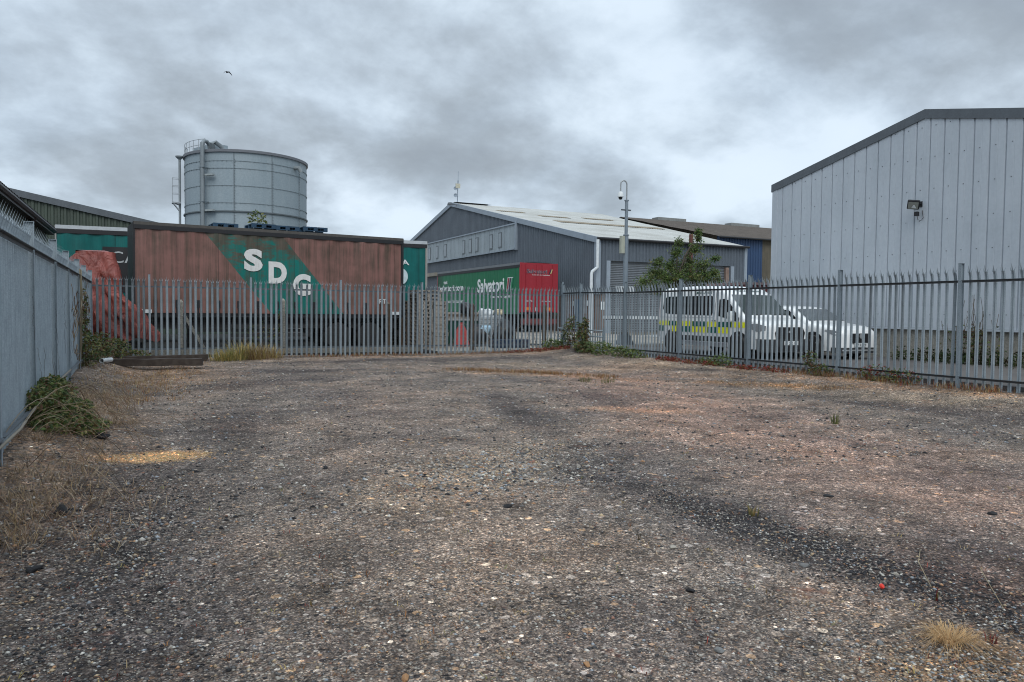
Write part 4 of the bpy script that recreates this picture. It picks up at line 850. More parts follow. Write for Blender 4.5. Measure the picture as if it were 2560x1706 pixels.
sal, cur, fy = trailer('lorry_trailer', 'clean green curtain-sided trailer with a red rear end beside the grey warehouse', (20.3, 55.2, 0.3), -math.pi/2, 14.45, 2.55, 1.30, 4.28, 0.26, cur_green, weathered('alloy_rail', (0.20, 0.215, 0.23), None, 0.4, 0.5, 0.3, 2), red_paint, red_paint, (9.6, 10.9, 12.2), True, 0.006, 0.5, 0.5, False, plain('green_rail', (0.02, 0.12, 0.07), 0.5))
sh = 0.85; zz = -0.3
letters_on(cur, fy, 'Salvatori', 7.05+sh, 2.84+zz, 0.92, 4.32, clean_white, 0.032)
letters_on(cur, fy, 'Leaders in Logistics', 9.29+sh, 2.40+zz, 0.22, 3.27, clean_white, 0.03)
letters_on(cur, fy, 'visit', 0.50+sh, 3.60+zz, 0.26, 0.80, clean_white, 0.03)
letters_on(cur, fy, 'salvatori.com', -0.3+sh, 3.05+zz, 0.46, 4.78, clean_white, 0.04)
letters_on(cur, fy, 'AND CUSTOMS CLEARANCE', 1.24+sh, 2.17+zz, 0.18, 3.36, clean_white, 0.03)
for k, mt in ((0.0, red_paint), (0.27, navy_print), (0.54, plain('green_print', (0.02, 0.2, 0.1), 0.5))):
    m = MB(); y = fy(12, 3)-0.014
    x0 = 11.72+sh+k; m.prism([(x0, 2.82+zz), (x0+0.21, 2.82+zz), (x0+0.40, 3.68+zz), (x0+0.19, 3.68+zz)], lambda a, b, d: (a, d, b), y, y-0.004); m.build('logo_stripe', mt, cur)
    m = MB()
    for (a, b, c_, d) in ((x0-0.025, 2.80+zz, x0+0.01, 2.80+zz), ):
        m.prism([(x0-0.03, 2.80+zz), (x0, 2.80+zz), (x0+0.19, 3.70+zz), (x0+0.16, 3.70+zz)], lambda a, b, d: (a, d, b), y-0.004, y-0.007); m.prism([(x0+0.16, 3.67+zz), (x0+0.42, 3.67+zz), (x0+0.43, 3.71+zz), (x0+0.16, 3.71+zz)], lambda a, b, d: (a, d, b), y-0.0045, y-0.0075)
    m.build('logo_outline', clean_white, cur)
rear = [c for c in sal.children if c.name.startswith('rear_door')][0]
def on_rear(body, xa, za, h, wd, mat, bold=0.0, dy=0.018):
    o = text_mesh(body, h, mat, 'lettering', rear, None, bold, wd, 0.003)
    for v in o.data.vertices: v.co = Vector((14.45+0.01+dy-v.co.y, v.co.x+xa, v.co.z+za))
    return o
on_rear('Salvatori', 0.40, 3.92+zz, 0.27, 1.42, plain('pale_outline', (0.5, 0.42, 0.42), 0.5), 0.035, 0.010); on_rear('Salvatori', 0.40, 3.925+zz, 0.265, 1.41, navy_print, 0.008, 0.018)
on_rear('Leaders in Logistics', 0.80, 3.79+zz, 0.085, 1.2, clean_white, 0.008)
for k, mt in ((0.0, red_paint), (0.085, navy_print), (0.17, plain('yellow_print', (0.5, 0.42, 0.2), 0.5))):
    m = MB(); m.prism([(1.86+k, 3.93+zz), (1.93+k, 3.93+zz), (2.04+k, 4.21+zz), (1.97+k, 4.21+zz)], lambda a, b, d: (14.46+d, a, b), 0.02, 0.026); m.build('logo_stripe', mt, rear)
on_rear('12770', 0.40, 2.19+zz, 0.075, 0.40, clean_white, 0.01); on_rear('salvatori.com', 1.40, 2.20+zz, 0.07, 0.72, clean_white, 0.006)
for x0 in (0.28, 1.78):
    m = MB(); m.box(14.475, 14.50, x0, x0+0.42, 1.66+zz, 1.85+zz); m.build('marker_plate', orange_mat, sal)
m = MB(); m.box(14.475, 14.50, 1.03, 1.18, 1.62+zz, 1.85+zz); m.build('number_plate', clean_white, sal)
m = MB(); m.box(14.40, 14.52, 0.05, 2.5, 0.55, 0.85); m.build('under_run_bar', rust_red, sal)

def pallet_mb(w=1.0, d=1.2):
    m = MB()
    for k in range(7): x = -w/2+0.05+k*(w-0.10)/6; m.box(x-0.05, x+0.05, -d/2, d/2, 0.122, 0.144)
    for y in (-d/2+0.05, 0, d/2-0.05):
        m.box(-w/2, w/2, y-0.05, y+0.05, 0.10, 0.121)
        for x in (-w/2+0.07, 0, w/2-0.07): m.box(x-0.07, x+0.07, y-0.05, y+0.05, 0.022, 0.099)
        m.box(-w/2, w/2, y-0.05, y+0.05, 0, 0.021)
    return m
# blue pallets on the SDG trailer's roof
ca, sa = math.cos(R(5.87)), math.sin(R(5.87)); zr_ = g0+4.02+0.035
blues = [('pallet', 2.75, 0.75, 0.0, 0.05, 'blue pallet almost hidden on the trailer roof, leftmost of the row'), ('pallet', 3.92, 0.62, 0.03, 0.06, 'blue pallet beside the small weed on the red trailer roof'), ('pallet', 4.73, 0.65, -0.01, 0.02, 'low blue pallet second from the right on the red trailer roof'), ('pallet', 5.66, 0.58, 0.02, 0.075, 'highest blue pallet, last at the right on the red trailer roof')]
for nm, x, y, a, z, lab in blues:
    m = pallet_mb(0.84 if x > 5 else 0.78, 1.0); o = m.build(nm, blue_paint); o.location = (-0.44+x*ca-y*sa, 25.667+x*sa+y*ca, zr_+z*0.4-(0.05 if x < 3 else 0)); o.rotation_euler = (0, 0, R(5.87)+a); tag(o, lab, 'pallet', 'blue pallets on the trailer roof')
# stacks of grey pallets behind the fence
def stack(x, y, n, w, d, rz, mat, lab, grp, z0, first=[None]):
    base = pallet_mb(w, d).build('pallet', mat)
    for k in range(n):
        o = base if k == 0 else base.copy()
        if k: COL.objects.link(o)
        o.location = (x+rng.uniform(-0.015, 0.015), y+rng.uniform(-0.015, 0.015), z0+k*0.1455); o.rotation_euler = (0, 0, rz+rng.uniform(-0.012, 0.012))
        tag(o, (lab if n > 2 else lab), 'pallet', grp)
stack(9.22, 26.9, 12, 0.55, 1.1, 0.0, wood_grey, 'weathered grey pallet in the left pallet stack behind the fence', 'grey pallets in the left stack', 0.18)
stack(9.83, 26.9, 12, 0.55, 1.1, 0.0, wood_grey, 'weathered grey pallet in the right pallet stack behind the fence', 'grey pallets in the right stack', 0.18)
stack(9.95, 28.6, 15, 1.0, 1.1, 0.02, wood_grey, 'weathered pallet in the taller stack behind the two front pallet stacks', 'pallets in the tall rear stack', 0.2)
stack(9.0, 28.3, 12, 0.7, 1.0, 0.02, wood_dark, 'brown pallet in the stack between the SDG trailer and the grey pallets', 'brown pallets behind the trailer end', 0.2)

# ------------------------------------------------------------------ odds and ends behind the far fence
tp = thing('covered_machine', 'tall machine shrouded in a red tarpaulin at the left end of the far fence', 'covered machine', (0, 0, 0.17))
def tarp_pt(u, t):
    a = 2*math.pi*u; ca_, sa_ = math.cos(a), math.sin(a); sq = lambda c, e: math.copysign(abs(c)**e, c)
    tx, ty = -1.43+0.55*sq(ca_, 0.40), 25.72+0.45*sq(sa_, 0.40)
    right = max(0.0, ca_); k = t**1.2; kr = 0.30*t + 2.3*max(0, t-0.42)**1.5*(1-0.35*max(0, t-0.75)/0.25)
    x = tx - 0.10*k*max(0, -ca_) + right**1.3*kr*1.25; y = ty + (-0.32 if sa_ < 0 else 0.2)*k*abs(sa_)**0.7
    if x > -0.66: y = min(y, 25.46)
    z = 3.03 - 2.6*t + 0.06*t*math.sin(a*7+1)
    g = x + 0.62*z; r1 = abs(math.sin(3.6*g+0.7*math.sin(1.7*z)))**0.55; r2 = abs(math.sin(6.4*(x+0.38*z)+1.3)); r3 = math.sin(13*(x+0.9*z)+2*math.sin(3*x))
    fo = (0.34*r1+0.15*r2+0.04*r3)*(0.12+0.9*min(1, t*1.5))
    y += fo*(-1 if sa_ < 0.2 else 0.5); x += 0.05*t*math.sin(11*z+3*x) + 0.04*math.sin(6*z)*ca_
    return (x, min(y, 25.46) if x > -0.6 else y, z)
def z_skew(t): return 1.1*t
m = MB(); m.grid(lambda u, t: tarp_pt(u, t), 240, 64); 
m.grid(lambda u, t: (lambda p: (-1.40+(p[0]+1.40)*t, 25.75+(p[1]-25.75)*t, p[2]+0.05*(1-t)+0.03*math.sin(7*u+4*t)))(tarp_pt(u, 0)), 60, 6)
m.grid(lambda u, t: (lambda p: (p[0]+(-0.28*t if p[0] < -1.7 else 0.02*t), p[1]-0.05*t, p[2]-0.26*t))(tarp_pt(0.25+0.5*u, 0.02)), 40, 4)
m.build('tarpaulin', tarp_mat, tp, True)
m = MB(); m.box(-1.95, -0.9, 25.2, 26.0, 0.0, 2.6); m.box(-2.1, -0.2, 25.0, 25.4, 0.0, 0.35); m.build('body', dark_mat, tp)
# wire-mesh fence on concrete posts just behind the palisade
mf = thing('wire_fence', 'low wire mesh fence on weathered posts behind the far palisade fence', 'fence', (0, 24.7, 0.1))
for x, h, mt in ((0.85, 1.70, concrete), (3.84, 1.78, concrete), (7.29, 1.72, wood_dark), (10.38, 1.74, wood_dark), (13.32, 1.74, wood_dark)):
    m = MB(); m.box(x-0.06, x+0.06, -0.06, 0.06, -0.1, h-0.04); m.add([(x-0.06, -0.06, h-0.04), (x+0.06, -0.06, h-0.04), (x+0.06, 0.06, h-0.04), (x-0.06, 0.06, h-0.04), (x-0.02, 0, h+0.02), (x+0.02, 0, h+0.02)], [(0, 1, 5, 4), (1, 2, 5), (2, 3, 4, 5), (3, 0, 4)]); m.build('post', mt, mf)
m = MB(); m.bar((0.96, 0.12, 1.22), (1.58, 0.14, 0.1), 0.09, 0.09); m.build('brace', concrete, mf)
m = MB(); wr_ = 0.0016
def wire(p, q):
    p, q = Vector(p), Vector(q); d = (q-p); n = Vector((0, 1, 0)).cross(d).normalized()*wr_
    m.add([p-n, p+n, q+n, q-n], [(0, 1, 2, 3)])
x = -1.5
while x < 13.5: wire((x, -0.07, 0.12), (x, -0.07, 1.22)); x += 0.075
for k in range(15): wire((-1.5, -0.069, 0.12+k*0.075), (13.5, -0.069, 0.12+k*0.075))
for z in (1.22, 1.5): m.tube([(-1.5, -0.07, z), (13.5, -0.07, z)], 0.003, 4)
m.build('wire_mesh', plain('wire', (0.08, 0.082, 0.082), 0.5, 0.3), mf)
m = MB(); m.box(-1.6, 8.4, -0.2, -0.12, -0.2, 0.26); m.build('gravel_board', concrete, mf)
sk = thing('skip', 'dark green steel skip with timber on top behind the far fence', 'skip', (11.2, 28.6, 0.22))
m = MB(); m.add([(-0.75, -0.55, 0), (0.75, -0.55, 0), (0.75, 0.55, 0), (-0.75, 0.55, 0), (-1.0, -0.7, 1.0), (0.95, -0.7, 1.0), (0.95, 0.7, 1.0), (-1.0, 0.7, 1.0)], [(0, 3, 2, 1), (0, 1, 5, 4), (1, 2, 6, 5), (2, 3, 7, 6), (3, 0, 4, 7)]); m.add([(-0.9, -0.6, 0.9), (0.88, -0.6, 0.9), (0.88, 0.6, 0.9), (-0.9, 0.6, 0.9)], [(0, 1, 2, 3)]); m.build('body', skip_green, sk)
m = MB(); m.bar((-1.02, -0.71, 1.0), (0.97, -0.71, 1.0), 0.07, 0.07); m.bar((-1.0, 0.7, 1.0), (0.95, 0.7, 1.0), 0.07, 0.07); m.build('rim', plain('pale_rim', (0.35, 0.36, 0.34), 0.6), sk)
wp = thing('timber_pile', 'pile of brown boards lying across the green skip', 'timber pile', (11.2, 28.6, 1.24))
for k in range(9):
    m = MB(); z = 0.015+(k//3)*0.09; y = -0.4+(k % 3)*0.4; m.box(-1.1+rng.uniform(-0.2, 0.1), 0.9+rng.uniform(-0.1, 0.2), y-0.18, y+0.18, z, z+0.08); m.build('board', wood_dark if k % 2 else wood_grey, wp)
ab = thing('barrier', 'faded red folded plastic barrier leaning behind the far fence', 'barrier', (10.88, 26.9, 0.2))
m = MB(); m.add([(-0.28, -0.15, 0), (0.28, -0.15, 0), (0.20, 0.0, 0.62), (0.05, 0.0, 0.92), (-0.05, 0.0, 0.92), (-0.24, 0.0, 0.6), (-0.28, -0.11, 0), (0.28, -0.11, 0), (0.20, 0.04, 0.62), (0.05, 0.04, 0.92), (-0.05, 0.04, 0.92), (-0.24, 0.04, 0.6)], [(0, 1, 2, 3, 4, 5), (11, 10, 9, 8, 7, 6), (0, 6, 7, 1), (1, 7, 8, 2), (2, 8, 9, 3), (3, 9, 10, 4), (4, 10, 11, 5), (5, 11, 6, 0)]); m.build('panel', red_plastic, ab)
m = MB(); m.bar((-0.24, 0.3, 0), (-0.05, 0.04, 0.88), 0.04); m.bar((0.24, 0.3, 0), (0.05, 0.04, 0.88), 0.04); m.build('strut', rust_red, ab)
ib = thing('cage_tank', 'white plastic liquid tank inside a wire cage behind the far fence', 'tank', (12.5, 28.1, 0.25))
m = MB(); m.box(-0.5, 0.5, -0.45, 0.45, 0.16, 1.16); bevel(m.build('bottle', white_plastic, ib), 0.06)
m = MB()
for k in range(8): m.bar((-0.55+k*0.157, -0.5, 0.14), (-0.55+k*0.157, -0.5, 1.2), 0.022)
for k in range(7): m.bar((-0.55, -0.51, 0.2+k*0.16), (0.55, -0.51, 0.2+k*0.16), 0.022)
for y in (-0.35, 0, 0.35): m.bar((-0.55, y, 0.14), (-0.55, y, 1.2), 0.022); m.bar((0.55, y, 0.14), (0.55, y, 1.2), 0.022)
m.build('cage', galv_dark, ib); m = MB(); m.box(-0.6, 0.6, -0.5, 0.5, 0, 0.13); m.build('base', wood_grey, ib)
def bag(x, y, z, sx_, sy_, sz_, mat, name, lab, cat, seed):
    q_ = np.random.RandomState(seed); bm = bmesh.new(); bmesh.ops.create_icosphere(bm, subdivisions=3, radius=1); k = q_.rand(6)*6
    for v in bm.verts:
        d = 1+0.16*math.sin(4*v.co.x+k[0])*math.sin(3*v.co.z+k[1])+0.10*math.sin(8*v.co.y+k[2]+3*v.co.z); v.co = Vector((v.co.x*sx_*d, v.co.y*sy_*d, max(-0.8, v.co.z*d)*sz_))
    me = bpy.data.meshes.new(name); bm.to_mesh(me); bm.free(); me.materials.append(mat)
    for p in me.polygons: p.use_smooth = True
    o = bpy.data.objects.new(name, me); COL.objects.link(o); o.location = (x, y, z+0.8*sz_); return tag(o, lab, cat)
bag(11.7, 27.3, 0.17, 0.42, 0.35, 0.5, black_mat, 'rubbish_bag', 'black rubbish bag heaped left of the white caged tank', 'rubbish bag', 3)
bag(12.75, 27.0, 0.18, 0.45, 0.35, 0.55, black_mat, 'rubbish_bag', 'larger black rubbish bag heaped at the foot of the white caged tank', 'rubbish bag', 5)
bag(12.0, 27.2, 0.62, 0.30, 0.22, 0.22, plain('pale_blue_plastic', (0.30, 0.45, 0.55), 0.35), 'plastic_bag', 'crumpled pale blue plastic bag on the rubbish heap', 'plastic bag', 8)
bag(11.55, 28.0, 1.45, 0.32, 0.28, 0.26, black_mat, 'rubbish_bag', 'black bag of waste on top of the boards on the skip', 'rubbish bag', 9)
for k, (x, y) in enumerate(((12.25, 28.0), (12.6, 28.15), (12.95, 28.0))):
    bag(x, y, 1.38, 0.19, 0.2, 0.16, [white_plastic, clean_white, plain('cream_cloth', (0.5, 0.42, 0.27), 0.8)][k], 'white_sack', ['grubby white sack at the left on top of the caged tank', 'bright white sack in the middle on top of the caged tank', 'cream sack at the right on top of the caged tank'][k], 'sack', 20+k)
m = MB(); m.box(-0.75, 0.75, -0.3, 0.3, 0, 0.32); bx_ = bevel(m.build('storage_crate', navy_mat), 0.02); bx_.location = (12.55, 26.1, 0.17); tag(bx_, 'long dark blue crate on the ground in front of the rubbish bags', 'crate')
ct = thing('container', 'dark red steel container with a pale top rail behind the white van', 'container', (24.2, 25.2, 0.3))
m = MB(); corr(m, lambda u, z, d: (-1.6+u, -1.2-d, z), 5.2, 0.28, 0.04, lambda u: 0.15, lambda u: 2.5, 'trap'); corr(m, lambda u, z, d: (-1.6-d, 1.2-u, z), 2.4, 0.28, 0.04, lambda u: 0.15, lambda u: 2.5, 'trap'); m.box(-1.58, 3.6, -1.18, 1.2, 0.0, 2.48); m.build('body', rust_red, ct)
m = MB(); m.box(-1.68, 3.7, -1.28, -1.16, 2.5, 2.6); m.box(-1.68, -1.56, -1.16, 1.28, 2.5, 2.6); m.build('top_rail', plain('dull_pink_rail', (0.22, 0.15, 0.15), 0.6), ct)
ft = thing('flatbed_trailer', 'low white-edged flatbed trailer behind the van at its left', 'trailer', (17.4, 24.1, 0.3), 0.1)
m = MB(); m.box(-1.3, 2.2, -0.8, 0.8, 0.98, 1.02); m.build('bed', dark_mat, ft); m = MB(); m.box(-1.35, 2.25, -0.86, -0.80, 1.02, 1.14); m.box(-1.35, -1.3, -0.8, 0.8, 1.02, 1.14); m.build('side_rail', clean_white, ft)
m = MB(); m.box(-1.2, 2.0, -0.6, -0.5, 0.42, 0.52); m.box(-1.2, 2.0, 0.5, 0.6, 0.42, 0.52); m.bar((-1.2, -0.55, 0.5), (-1.2, -0.55, 1.0), 0.06); m.bar((1.9, -0.55, 0.5), (1.9, -0.55, 1.0), 0.06); m.build('frame', concrete, ft)
m = MB(); m.box(-0.3, 2.1, -0.9, -0.84, 0.36, 0.44); m.build('lower_rail', white_plastic, ft)
for x in (1.0, 1.5): wheel(ft, x, -0.6, 0.2, 0.2, 0.16, -1)

# ------------------------------------------------------------------ CCTV pole
cp = thing('camera_pole', 'grey security camera pole with a curved neck in front of the roller shutter', 'camera pole', (16.94, 24.71, 0.3))
m = MB(); m.tube([(0, 0, 0), (0, 0, 4.35)], 0.095, 12); m.tube([(0, 0, 4.35), (0, 0, 5.68)], 0.065, 12); m.lathe([(0.12, 4.3), (0.12, 4.34), (0.06, 4.34)], n=12); m.lathe([(0.09, 5.66), (0.09, 5.70), (0.02, 5.70)], n=12); m.build('pole', plain('pole_grey', (0.20, 0.24, 0.275), 0.5, 0.1), cp, True)
m = MB(); nk = [(0, 0, 5.7), (0, 0, 6.15)] + [(-0.125*(1-math.cos(a)), 0.03*(1-math.cos(a)), 6.30+0.15*math.sin(a)) for a in [math.pi*k/10 for k in range(11)]] + [(-0.25, 0.06, 6.0)]; m.tube(nk, 0.028, 8); m.build('neck', plain('neck_grey', (0.32, 0.34, 0.35), 0.45, 0.2), cp, True)
m = MB(); m.lathe([(0.03, 0.16), (0.08, 0.14), (0.115, 0.05), (0.12, -0.05), (0.10, -0.06), (0.0, -0.06)], (-0.25, 0.06, 5.86), 16); dm = m.build('camera_housing', clean_white, cp, True)
m = MB(); m.lathe([(0.085, -0.06), (0.075, -0.12), (0.04, -0.155), (0.0, -0.16)], (-0.25, 0.06, 5.86), 14); m.build('camera_dome', glass, dm, True)
m = MB(); m.box(-0.24, 0.20, -0.03, 0.03, 5.28, 5.33); m.build('cross_bar', trim_grey, cp)
m = MB(); m.box(-0.26, -0.10, -0.07, 0.07, 3.60, 4.28); m.box(-0.11, -0.06, -0.03, 0.03, 3.7, 4.2); m.build('cabinet', plain('cream_box', (0.40, 0.41, 0.33), 0.5), cp)
for x in (-0.26, 0.24):
    m = MB(); m.box(x-0.13, x+0.13, -0.12, 0.10, 2.03, 2.30); m.bar((x*0.5, 0, 2.1), (0, 0, 2.05), 0.04); m.build('loudspeaker', white_plastic, cp)
m = MB(); m.add([(-0.28, -0.28, 0), (0.28, -0.28, 0), (0.28, 0.28, 0), (-0.28, 0.28, 0), (-0.12, -0.12, 0.5), (0.12, -0.12, 0.5), (0.12, 0.12, 0.5), (-0.12, 0.12, 0.5)], [(0, 1, 5, 4), (1, 2, 6, 5), (2, 3, 7, 6), (3, 0, 4, 7), (4, 5, 6, 7)]); m.build('base', plain('base_grey', (0.17, 0.19, 0.21), 0.6), cp)

# ------------------------------------------------------------------ vehicles
def interp(tab, s):
    if s <= tab[0][0]: return tab[0][1]
    for (a, va), (b, vb) in zip(tab[:-1], tab[1:]):
        if s <= b: return va+(vb-va)*(s-a)/(b-a)
    return tab[-1][1]
class Vehicle:
    """lofted body; local: x across, y from the nose (0) to the tail (L), z up"""
    def __init__(s, name, label, cat, loc, L, hw, top, bot, belt, tumble):
        s.root = thing(name, label, cat, loc); s.L, s.hw, s.top, s.bot, s.belt, s.tumble = L, hw, top, bot, belt, tumble
    def side(s, y, z): return interp(s.hw, y)*(1-s.tumble*max(0, z-s.belt)-0.05*max(0, 0.5-z))
    def body(s, mat, extra=()):
        ss = sorted(set([0, s.L] + [a for a, _ in s.top] + [a for a, _ in s.hw] + [k*s.L/46 for k in range(47)])); m = MB(); rings = []
        for y in ss:
            zb, zt = interp(s.bot, y), interp(s.top, y); W = lambda z: s.side(y, z); r = min(0.14, (zt-zb)*0.25)
            zs_ = [zb+0.03, zb+0.10]+[zb+0.10+(zt-r-zb-0.10)*k/6 for k in range(1, 7)]
            half = [(0, zb), (W(zb)*0.9, zb)]+[(W(z), z) for z in zs_]
            w_ = W(zt-r); half += [(w_-r*0.12, zt-r*0.55), (w_-r*0.45, zt-r*0.18), (w_-r*1.1, zt-r*0.02), (w_*0.5, zt+0.012), (0, zt+0.018)]
            rings.append(half + [(-x, z) for x, z in reversed(half[1:-1])])
        n = len(rings[0])
        for y, rg in zip(ss, rings): m.v += [(x, y, z) for x, z in rg]
        for i in range(len(ss)-1):
            for k in range(n): m.f.append((i*n+k, i*n+(k+1) % n, (i+1)*n+(k+1) % n, (i+1)*n+k))
        m.f.append(tuple(range(n))); m.f.append(tuple((len(ss)-1)*n+k for k in range(n-1, -1, -1))); m.mi = [0]*len(m.f)
        return m.build('body', mat, s.root, True)
    def panel(s, name, poly, mat, sgn=-1, off=0.006, parent=None, sub=5):
        """flat outline (y,z) laid on the side of the body"""
        bm = bmesh.new(); vs = [bm.verts.new((0, a, b)) for a, b in poly]; bm.faces.new(vs); bmesh.ops.triangulate(bm, faces=bm.faces)
        for _ in range(sub):
            es = [e for e in bm.edges if e.calc_length() > 0.16]
            if not es: break
            bmesh.ops.subdivide_edges(bm, edges=es, cuts=1); bmesh.ops.triangulate(bm, faces=bm.faces)
        for v in bm.verts: v.co.x = sgn*(s.side(v.co.y, v.co.z)+off)
        me = bpy.data.meshes.new(name); bm.to_mesh(me); bm.free(); me.materials.append(mat)
        o = bpy.data.objects.new(name, me); COL.objects.link(o); o.parent = parent or s.root; return o
    def plan(s, x):
        return interp([(w, y) for y, w in s.hw if y < s.L*0.4], abs(x)) if abs(x) > s.hw[0][1] else 0.0
    def apron(s, name, x1, z0, z1, mat, off, lip=0.0, n=28):
        m = MB(); m.grid(lambda a, b: ((2*a-1)*x1, s.plan((2*a-1)*x1*0.985)-off, z0+(z1-z0)*b), n, 3)
        if lip: m.grid(lambda a, b: ((2*a-1)*x1, s.plan((2*a-1)*x1*0.985)-off+lip*b, z1), n, 1)
        return m.build(name, mat, s.root, True)
    def front(s, name, poly, mat, y=-0.012, parent=None, depth=0.02):
        m = MB(); m.prism(poly, lambda a, b, d: (a, y+d+s.plan(a), b), 0, depth); o = m.build(name, mat, parent or s.root); return o
    def screen(s, name, y0, y1, mat, inset=0.15, off=0.012):
        m = MB(); m.grid(lambda a, b: ((2*a-1)*(s.side(y0+(y1-y0)*b, interp(s.top, y0+(y1-y0)*b)-0.1)-inset), y0+(y1-y0)*b, interp(s.top, y0+(y1-y0)*b)+0.012+off-0.012*abs(2*a-1)), 14, 10); return m.build(name, mat, s.root, True)
van = Vehicle('ambulance_van', 'white van with yellow and green chequered side bands parked behind the right fence', 'van', (16.14, 15.45, 0.3), 4.86,
    [(0, 0.62), (0.06, 0.78), (0.18, 0.87), (0.4, 0.93), (0.8, 0.95), (4.3, 0.95), (4.75, 0.92), (4.86, 0.86)],
    [(0, 0.86), (0.05, 0.97), (0.25, 1.06), (0.74, 1.16), (0.82, 1.20), (1.46, 1.78), (1.58, 1.88), (1.85, 2.01), (2.3, 2.09), (3.2, 2.115), (4.5, 2.08), (4.8, 2.0), (4.86, 1.9)], [(0, 0.27), (0.3, 0.24), (4.5, 0.3), (4.86, 0.35)], 1.05, 0.10)
vb = van.body(car_white)
for sg in (-1, 1):
    van.panel('side_window', [(2.16, 1.20), (2.12, 1.30), (2.14, 1.76), (2.24, 1.80), (4.40, 1.80), (4.56, 1.66), (4.58, 1.42), (4.42, 1.26), (4.1, 1.235)], glass, sg)
    van.panel('door_window', [(1.0, 1.02), (1.86, 1.19), (1.88, 1.68), (1.66, 1.70), (1.50, 1.66), (0.98, 1.13)], glass, sg)
    bx = [0.68, 1.28, 1.84, 2.32, 3.02, 3.80, 4.18, 4.80]
    for r_, (za, zb_) in enumerate(((0.865, 1.02), (0.68, 0.86))):
        for k in range(7):
            y0, y1 = bx[k], bx[k+1]
            if r_ == 1 and k in (0, 6): y0, y1 = (1.40, 1.39) if k == 0 else (4.45, 4.80)
            if r_ == 1 and k == 1: y0 = 1.42
            if r_ == 1 and k == 5: y1 = 4.02
            if y1 <= y0: continue
            yel = (k % 2 == 0) ^ (r_ == 1)
            van.panel('chequer_band', [(y0, za), (y1, za), (y1, zb_), (y0, zb_)], hi_yellow if yel else amb_green, sg, 0.007)
    van.panel('lower_trim', [(1.42, 0.42), (3.55, 0.42), (3.55, 0.58), (1.42, 0.58)], plastic_dark, sg, 0.012)
    van.panel('sill', [(1.45, 0.28), (3.55, 0.28), (3.55, 0.40), (1.45, 0.40)], plain('sill_grey', (0.25, 0.26, 0.28), 0.5), sg, 0.016)
    for yy, z0, z1 in ((0.98, 0.62, 1.02), (2.02, 0.30, 1.95), (3.36, 0.62, 1.18), (4.70, 0.5, 1.9)):
        van.panel('door_seam', [(yy, z0), (yy+0.014, z0), (yy+0.014, z1), (yy, z1)], plastic_dark, sg, 0.008)
    van.panel('window_divider', [(3.16, 1.215), (3.22, 1.215), (3.22, 1.805), (3.16, 1.805)], black_mat, sg, 0.010)
    van.panel('body_seam', [(2.1, 1.13), (4.7, 1.13), (4.7, 1.142), (2.1, 1.142)], plain('seam_grey', (0.3, 0.31, 0.32), 0.5), sg, 0.008)  # thin grey strip marking the body seam
    van.panel('door_handle', [(1.95, 1.03), (2.12, 1.03), (2.12, 1.07), (1.95, 1.07)], black_mat, sg, 0.02)
    van.panel('headlight', [(0.09, 0.80), (0.30, 0.76), (0.52, 0.84), (0.56, 0.97), (0.30, 0.99), (0.08, 0.93)], lens_mat, sg, 0.01)
    for wy in (1.0, 4.0):
        m = MB(); m.lathe([(0.0, 0.0), (0.40, 0.0), (0.40, 0.006), (0.0, 0.006)], (0, 0, 0), 26, axis='x'); a = m.build('wheel_arch', black_mat, van.root); a.location = (sg*(0.955), wy, 0.36)
        m = MB(); m.lathe([(0.20, -0.1), (0.31, -0.1), (0.335, -0.06), (0.335, 0.06), (0.31, 0.1), (0.20, 0.1)], n=26, axis='x'); w_ = m.build('wheel', rubber, van.root, True); w_.location = (sg*0.905, wy, 0.335)
        m = MB(); m.lathe([(0.205, 0.03*sg), (0.19, 0.085*sg), (0.10, 0.06*sg), (0.07, 0.09*sg), (0, 0.09*sg)], n=20, axis='x'); m.build('rim', plain('van_rim', (0.22, 0.22, 0.22), 0.5, 0.3), w_, True)
    m = MB(); m.box(-0.10, 0.10, -0.05, 0.06, -0.16, 0.16); mr = bevel(m.build('mirror', plastic_dark if sg > 0 else clean_white, van.root), 0.04); mr.location = (sg*1.06, 1.22, 1.18)
van.screen('windscreen', 0.84, 1.50, MT('windscreen_glass').fin((0.05, 0.065, 0.065), 0.05, 0, 0.7), 0.10)
van.front('grille', [(-0.46, 0.90), (0.46, 0.90), (0.56, 0.74), (0.50, 0.50), (-0.50, 0.50), (-0.56, 0.74)], black_mat, -0.03)
van.front('badge', [(-0.07, 0.74), (0.07, 0.74), (0.07, 0.80), (-0.07, 0.80)], silver, -0.04)
pl = van.front('number_plate', [(-0.26, 0.40), (0.26, 0.40), (0.26, 0.51), (-0.26, 0.51)], clean_white, -0.075)
text_mesh('E 22 N', 0.075, black_mat, 'lettering', pl, Matrix.Translation((-0.22, -0.078, 0.417)), 0.01, 0.44)
van.apron('bumper', 0.93, 0.20, 0.56, plastic_dark, 0.05, 0.16)
van.apron('bumper_grille', 0.50, 0.24, 0.36, black_mat, 0.056)
t_ = text_mesh('AMBULANCE', 0.085, amb_green, 'lettering', vb, None, 0.012, 0.80, 0.002)
for v in t_.data.vertices:
    y, z = 3.02-v.co.x, 1.855+v.co.z; v.co = Vector((-(van.side(y, z)+0.012), y, z))
t_ = text_mesh('AMBULANCE', 0.10, amb_green, 'lettering', vb, None, 0.012, 0.95, 0.002)
for v in t_.data.vertices: x, k = 0.475-v.co.x, 1.62+0.5*v.co.z*1.8; v.co = Vector((x, k, interp(van.top, k)+0.028-0.012*abs(x)))
m = MB()
for x, a in ((-0.45, 0.3), (0.2, 0.3)):
    m.bar((x, 0.83, 1.235), (x+0.55, 0.88, 1.27), 0.02)
m.build('wiper', black_mat, van.root)

